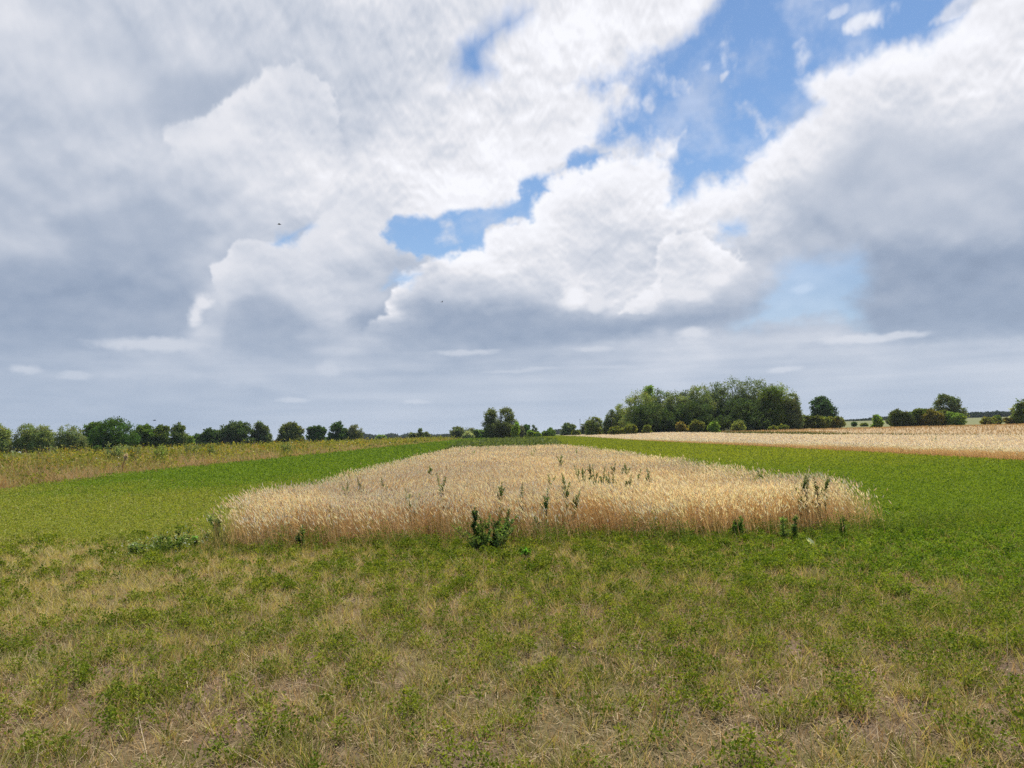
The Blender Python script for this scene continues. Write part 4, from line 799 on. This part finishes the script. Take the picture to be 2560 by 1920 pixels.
weed('feathery right weed of the pair at the left wheat front', 846, 1264, 1342, G2, at_ground=True, nst=4, leaves=120, spread=.06, col=(0.093, 0.147, 0.046), wide=1.2)
weed('broad leaved weed with pale leaf backs at the left wheat front', 752, 1314, 1378, G2, at_ground=True, nst=5, leaves=40, spread=.09, col=(0.116, 0.178, 0.070), wide=1.9)
weed('dark weed among dry stems left of the feathery pair', 985, 1262, 1340, G2, at_ground=True, nst=2, leaves=90, col=(0.078, 0.116, 0.046))
weed('small dusty weed between the bare stemmed weed and the centre bush', 1342, 1290, 1352, G2, at_ground=True, nst=4, leaves=90, spread=.09, col=(0.116, 0.155, 0.070), wide=1.3)
weed('greyish weed at the left corner of the wheat with pale spotted leaves', 548, 1262, 1358, G2, at_ground=True, nst=4, leaves=70, spread=.10, col=(0.171, 0.202, 0.109), wide=1.4)
weed('dark leafy weed at the right corner of the wheat', 2105, 1290, 1352, G2, at_ground=True, nst=3, leaves=60, spread=.08, col=(0.109, 0.155, 0.046), wide=1.3)
weed('bright green tuft just outside the right corner of the wheat', 2216, 1276, 1304, G2, at_ground=True, nst=8, leaves=60, spread=.05, col=(0.109, 0.232, 0.031), wide=1.4)
weed('taller dark weed of the two standing in the pale barley', 2339, 1083, 1105, None, nst=1, leaves=26, hb=.55)
weed('shorter dark weed of the two standing in the pale barley', 2329, 1090, 1105, None, nst=1, leaves=22, hb=.55)
def bush(name, label, u, v, w, h, n, nl, col, ll, lw, group=None, pale=None, npale=7):
    b = spot(u, v); k = b[1]/FPX; root = thing(name, b, label, 'plant', group); st = Acc(); lf = Acc()
    for s in range(n):
        q = U(-1, 1, 1)[0]; dx, dy = q*w*k*.26, rng.normal(0, w*k*.08); hh = h*k*(.35+.65*rng.random()**1.3); a0 = math.atan2(dy+rng.normal(0, .12), dx); l0 = abs(q)*.5+U(0, .22, 1)[0]
        cs = vary(col, 1, .25, .08)[0]; branch(st, lf, (dx*.45, dy*.45, 0), hh, l0*1.25, a0, cs, nl, lw, ll, 6, wide=1.)
        if pale is not None:
            m = npale; P = np.stack([dx*1.5+rng.normal(0, .09, m), dy*1.3+rng.normal(0, .09, m), hh*U(.25, .95, m)], 1); diamonds(lf, P, rdir(m, .3), U(.03, .06, m), .018, vary(pale, m, .12, .03))
    st.build('stems', MAT_WEED, root); lf.build('leaves', MAT_WEED, root)
bush('bush_weed', 'dark bushy weed with rising shoots at the centre of the wheat front', 1216, 1384, 170, 110, 24, 52, (.105, .150, .052), .032, .011)
for u, v, q in ((1178, 1272, .12), (1260, 1272, .05)): pass
weed('tall leaning shoot rising from the left of the dark centre bush', 1186, 1270, 1376, G2, at_ground=True, nst=2, leaves=120, col=(.055, .085, .035), wide=1.3)
weed('tall upright shoot rising from the right of the dark centre bush', 1262, 1272, 1376, G2, at_ground=True, nst=2, leaves=120, col=(.055, .09, .03), wide=1.2)
bush('low_plant', 'bright fresh green low plant right of the dark centre bush', 1312, 1398, 78, 40, 16, 44, (.105, .18, .028), .030, .011)
bush('silver_leaved_plant', 'sprawling plant with white backed leaves left of the wheat corner', 425, 1386, 150, 66, 18, 34, (.16, .215, .085), .036, .013, 'silver leaved plants', (.55, .60, .50))
bush('silver_leaved_plant', 'smaller plant with whitish leaves at the far left of the wheat corner', 338, 1396, 90, 50, 11, 30, (.18, .23, .11), .036, .013, 'silver leaved plants', (.58, .62, .52))
bush('silver_leaved_plant', 'taller thin plant with pale leaf backs next to the wheat corner', 482, 1372, 70, 70, 8, 34, (.16, .21, .085), .036, .013, 'silver leaved plants', (.52, .57, .46))
VG = 'tall plants standing out of the verge'
def grey_herb(label, u, v, w, h, D, col):
    col = tuple(1.7*c for c in col)
    b = foot(u, D); k = D/FPX; root = thing('tall_herb', b, label, 'plant', VG); st = Acc(); lf = Acc(); top = at(u, v, D)[2]-b[2]
    for s in range(14): spire(st, lf, (rng.normal(0, w*k*.22), rng.normal(0, w*k*.2), 0), top*U(.6, 1, 1)[0], U(.0, .22, 1)[0], U(0, 6.28, 1)[0], col, 45, lw=.035, ll=.15, bare=.25)
    st.build('stems', MAT_WEED, root); lf.build('leaves', MAT_WEED, root)
grey_herb('wide grey green herb clump above the verge before the dark trees', 290, 1102, 46, 40, 40, (.15, .18, .10))
grey_herb('slim grey herb right of the wide grey green clump', 338, 1112, 22, 30, 42, (.14, .16, .09))
grey_herb('yellowish green herb clump before the right end of the left trees', 402, 1108, 28, 40, 42, (.16, .19, .06))
grey_herb('small grey herb in the verge before the low dark tree', 484, 1108, 24, 20, 50, (.13, .15, .08))
grey_herb('pointed grey herb in the verge left of the white van', 527, 1106, 18, 20, 50, (.12, .14, .07))
grey_herb('pale green herb clump in the verge below the lone olive tree', 716, 1100, 30, 40, 62, (.15, .18, .08))
# dead stalk with a pale plume, and the white backed leaf
def dead_stalk(label, u, v, vt, lean, col, plume):
    b = spot(u, v); h = at(u, vt, b[1])[2]-b[2]; root = thing('dead_stalk', b, label, 'plant', 'dead stalks in the verge'); st = Acc(); hd = Acc()
    t = np.linspace(0, 1, 8); p = np.stack([lean*h*t**1.6, 0*t, h*.86*t], 1); tube(st, p, .05*(1-.35*t), col, 7); st.build('stem', MAT_STRAW, root)
    n = 160; q = p[-1]+np.stack([rng.normal(0, .03, n), rng.normal(0, .03, n), rng.normal(0, .06, n)], 1); diamonds(hd, q, rdir(n, .6), .10, .04, vary(plume, n)); hd.build('seed_head', MAT_STRAW, root)
dead_stalk('leaning pale dead stalk with a feathery top in the verge', 302, 1194, 1135, .22, (.48, .36, .20), (.66, .58, .44))
dead_stalk('short dark dead stalk left of the leaning pale stalk', 295, 1192, 1162, .02, (.09, .07, .045), (.50, .48, .42))
dead_stalk('pinkish dead stalk in the far verge below the trunked tree', 634, 1122, 1107, .1, (.50, .36, .24), (.58, .44, .34))
def pale_leaf():
    b = spot(2030, 1376); root = thing('large_leaf', b, 'large upturned whitish leaf lying at the right wheat front', 'leaf'); a = Acc(); s = Acc()
    n = 9; L_ = .145; V = []; F = []
    for i in range(n):
        t = i/(n-1); w = .036*math.sin(math.pi*min(.98, t*.9+.08))**.8*(1 if t < 1 else .1)
        for j, o in enumerate((-1, -.5, 0, .5, 1)): V.append((-.045+.10*t+o*w, .015*abs(o)+.02*math.sin(t*3), .14-.115*t+.012*abs(o)+.02*o*o))
    for i in range(n-1):
        for j in range(4): F.append((i*5+j, i*5+j+1, i*5+j+6, i*5+j+5))
    a.add(V, (.66, .70, .62), None, F); tube(s, [(.05, 0, 0), (.055, .01, .03), (.05, .015, .05)], [.004, .003, .003], (.2, .25, .1), 5)
    a.build('blade', MAT_LEAF, root); s.build('stalk', MAT_LEAF, root)
pale_leaf()
# ------------------------------------------------------------------ small far things
def bird(label, u, v, D, span, yaw, roll, flap):
    p = at(u, v, D); root = thing('bird', p, label, 'bird', 'birds in the sky'); root.rotation_euler = (roll, 0, yaw); k = span
    bd = Acc(); t = np.linspace(0, 1, 9); tube(bd, np.stack([(t-.45)*k*.62, 0*t, .02*k*np.sin(t*3)], 1), k*.085*np.sin(np.pi*np.clip(t*.92+.05, 0, 1))**.7, (.035, .033, .035), 8)
    tube(bd, [(.33*k, 0, .01*k), (.385*k, 0, 0)], [.018*k, .002*k], (.06, .05, .04), 5); bd.build('body', MAT_FEATHER, root, smooth=True)
    for s in (-1, 1):
        w = Acc(); V = []
        for (x0, x1, y, z) in ((.14, -.12, .05, 0), (.17, -.13, .22, flap*.5), (.08, -.12, .38, flap*.9), (-.08, -.16, .52, flap)):
            for dz in (.012, -.012): V += [(x0*k, s*y*k, (z+dz)*k), (x1*k, s*y*k, (z+dz*.3)*k)]
        Q = []
        for i in range(3):
            o = i*4; Q += [(o, o+1, o+5, o+4), (o+2, o+6, o+7, o+3), (o, o+4, o+6, o+2), (o+1, o+3, o+7, o+5)]
        Q += [(0, 2, 3, 1), (12, 13, 15, 14)]
        w.add(V, (.030, .030, .034), None, Q); w.build('wing', MAT_FEATHER, root)
    tl = Acc(); V = [(-.25*k, -.03*k, .01*k), (-.25*k, .03*k, .01*k), (-.46*k, .07*k, 0), (-.46*k, -.07*k, 0)]; V += [(x, y, z-.012*k) for x, y, z in V]
    tl.add(V, (.03, .03, .033), None, [(0,1,2,3),(4,7,6,5),(0,4,5,1),(1,5,6,2),(2,6,7,3),(3,7,4,0)]); tl.build('tail', MAT_FEATHER, root)
bird('dark bird in the small blue gap of the left clouds', 698, 561, 42, .34, .3, .25, .16)
bird('dark bird low over the left trees', 386, 1051, 60, .42, .1, .1, .10)
bird('tiny dark bird before the middle cumulus cloud', 1105, 755, 60, .28, .9, -.3, .2)
def pole():
    D = 345; u = 1451; b = foot(u, D); H = at(u, 1047, D)[2]-b[2]; root = thing('pole', b, 'tall thin dark pole with a small knob on top beside grey trees', 'pole'); a = Acc(); h = Acc()
    tube(a, [(0, 0, -.2), (0, 0, H*.5), (0, 0, H-.35)], [.15, .12, .09], (.07, .072, .08), 8); a.build('shaft', MAT_PAINT, root)
    tube(h, [(0, 0, H-.42), (0, 0, H-.36), (0, 0, H-.08), (0, 0, H)], [.12, .2, .2, .1], (.06, .06, .065), 8); h.build('cap', MAT_PAINT, root)
pole()
def van(label, u, D, w, yaw):
    b = foot(u, D); root = thing('parked_van', b, label, 'van', 'white vehicles under the left trees'); root.rotation_euler = (0, 0, yaw)
    a = Acc(); hw = w/2; sec = [(-hw, .55, 1.5), (-hw*.96, .4, 2.25), (-hw*.8, .4, 2.45), (hw*.35, .4, 2.4), (hw*.62, .4, 1.65), (hw*.96, .45, 1.35), (hw, .5, .8)]
    V = []
    for x, z0, z1 in sec:
        for y, zz in ((-.95, z0), (-.95, z1-.15), (-.8, z1), (.8, z1), (.95, z1-.15), (.95, z0)): V.append((x, y, zz))
    Q = [(i*6+j, i*6+(j+1) % 6, i*6+6+(j+1) % 6, i*6+6+j) for i in range(len(sec)-1) for j in range(6)]
    Q += [(0, 5, 4, 1), (1, 4, 3, 2)]; o = (len(sec)-1)*6; Q += [(o, o+1, o+4, o+5), (o+1, o+2, o+3, o+4)]
    a.add(V, (.78, .78, .77), None, Q); a.build('body', MAT_PAINT, root)
    for s in (-1, 1):
        g = Acc(); y0 = -.975 if s < 0 else .955; box(g, (-hw*.5, y0, 1.45), (hw*.4, y0+.02, 1.98), (.03, .035, .04)); g.build('side_window', MAT_PAINT, root)
    for x in (-hw*.62, hw*.62):
        for s in (-1, 1):
            q = Acc(); tube(q, [(x, s*.78, .34), (x, s*.98, .34)], [.34, .34], (.025, .025, .027), 14); wh = q.build('wheel', MAT_PAINT, root)
            q = Acc(); tube(q, [(x, s*.98, .34), (x, s*1.0, .34)], [.18, .17], (.45, .45, .46), 10); q.build('rim', MAT_PAINT, wh)
van('white van parked under the wide flat topped tree on the left', 561, 520, 3.9, .5)
van('second white vehicle half hidden under the trunked tree on the left', 605, 560, 3.0, .9)
def house():
    D = 420; u = 463; b = foot(u, D); root = thing('house', b, 'low far house with a red brown roof left of the vans', 'house'); a = Acc(); r = Acc()
    box(a, (-4, -2.5, -.2), (4, 2.5, 2.2), (.5, .46, .40)); a.build('wall', MAT_PAINT, root)
    V = [(-4.4, -2.9, 2.15), (4.4, -2.9, 2.15), (4.4, 2.9, 2.15), (-4.4, 2.9, 2.15), (-4.2, 0, 4.3), (4.2, 0, 4.3)]
    r.add(V, (.26, .10, .06), [(0, 3, 4)[::-1], (1, 5, 2)[::-1]], [(0, 1, 5, 4), (3, 4, 5, 2), (0, 3, 2, 1)]); r.build('roof', MAT_PAINT, root)
    for x in (-2.4, 0, 2.4):
        w = Acc(); box(w, (x-.45, -2.53, .7), (x+.45, -2.505, 1.7), (.04, .045, .05)); w.build('window', MAT_PAINT, root)
house()
def goose():
    D = 150; u = 49; b = foot(u, D); root = thing('white_bird', b+np.array([0, 0, .12]), 'white bird sitting on the green pasture at the far left', 'bird'); a = Acc(); n = Acc()
    t = np.linspace(0, 1, 10); tube(a, np.stack([(t-.5)*.75, 0*t, .32+.08*(1-t)**2], 1), .22*np.sin(np.pi*np.clip(t*.94+.04, 0, 1))**.7, (.80, .79, .76), 10)
    for s in (-1, 1): tube(a, [(0, s*.06, -.12), (0, s*.06, .2)], [.025, .03], (.35, .2, .08), 5)
    a.build('body', MAT_FEATHER, root, smooth=True)
    tube(n, [(.27, 0, .36), (.40, 0, .5), (.42, 0, .68), (.47, 0, .76), (.54, 0, .74)], [.09, .06, .05, .065, .02], (.5, .48, .45), 8); n.build('neck', MAT_FEATHER, root, smooth=True)
goose()
def fence():
    D = 128; u = 126; b = foot(u, D); root = thing('rail_fence', b, 'short yellowish rail fence in front of the left willows', 'fence')
    for z in (.85, 1.35):
        a = Acc(); box(a, (-1.15, -.04, z), (1.15, .04, z+.12), (.34, .36, .11)); a.build('rail', MAT_BARK, root)
    for x in (-1.1, 0, 1.1):
        a = Acc(); box(a, (x-.06, .042, -.2), (x+.06, .16, 1.62), (.26, .27, .10)); a.build('post', MAT_BARK, root)
fence()
make_tree('shrub', 'very dark small bush left of the rail fence', 'shrub', 106, 1122, 18, 126, (.02, .032, .014), 'shrub', T, 0, 301)
make_tree('shrub', 'low green bush at the foot of the tallest left tree', 'shrub', 243, 1116, 26, 165, (.05, .085, .02), 'shrub', T, 0, 302)
# ------------------------------------------------------------------ summer haze
def haze():
    a = Acc(); box(a, (-3100, -60, -4), (3100, 3480, 27), (1, 1, 1)); m = bpy.data.materials.new('haze_air'); m.use_nodes = True; nt = m.node_tree; nt.nodes.clear()
    v = nt.nodes.new('ShaderNodeVolumePrincipled'); v.inputs['Color'].default_value = (.80, .88, 1, 1); v.inputs['Density'].default_value = 0.00008; v.inputs['Anisotropy'].default_value = .2
    o = nt.nodes.new('ShaderNodeOutputMaterial'); nt.links.new(v.outputs[0], o.inputs['Volume'])
    tag(a.build('haze', m), kind='stuff')
haze()
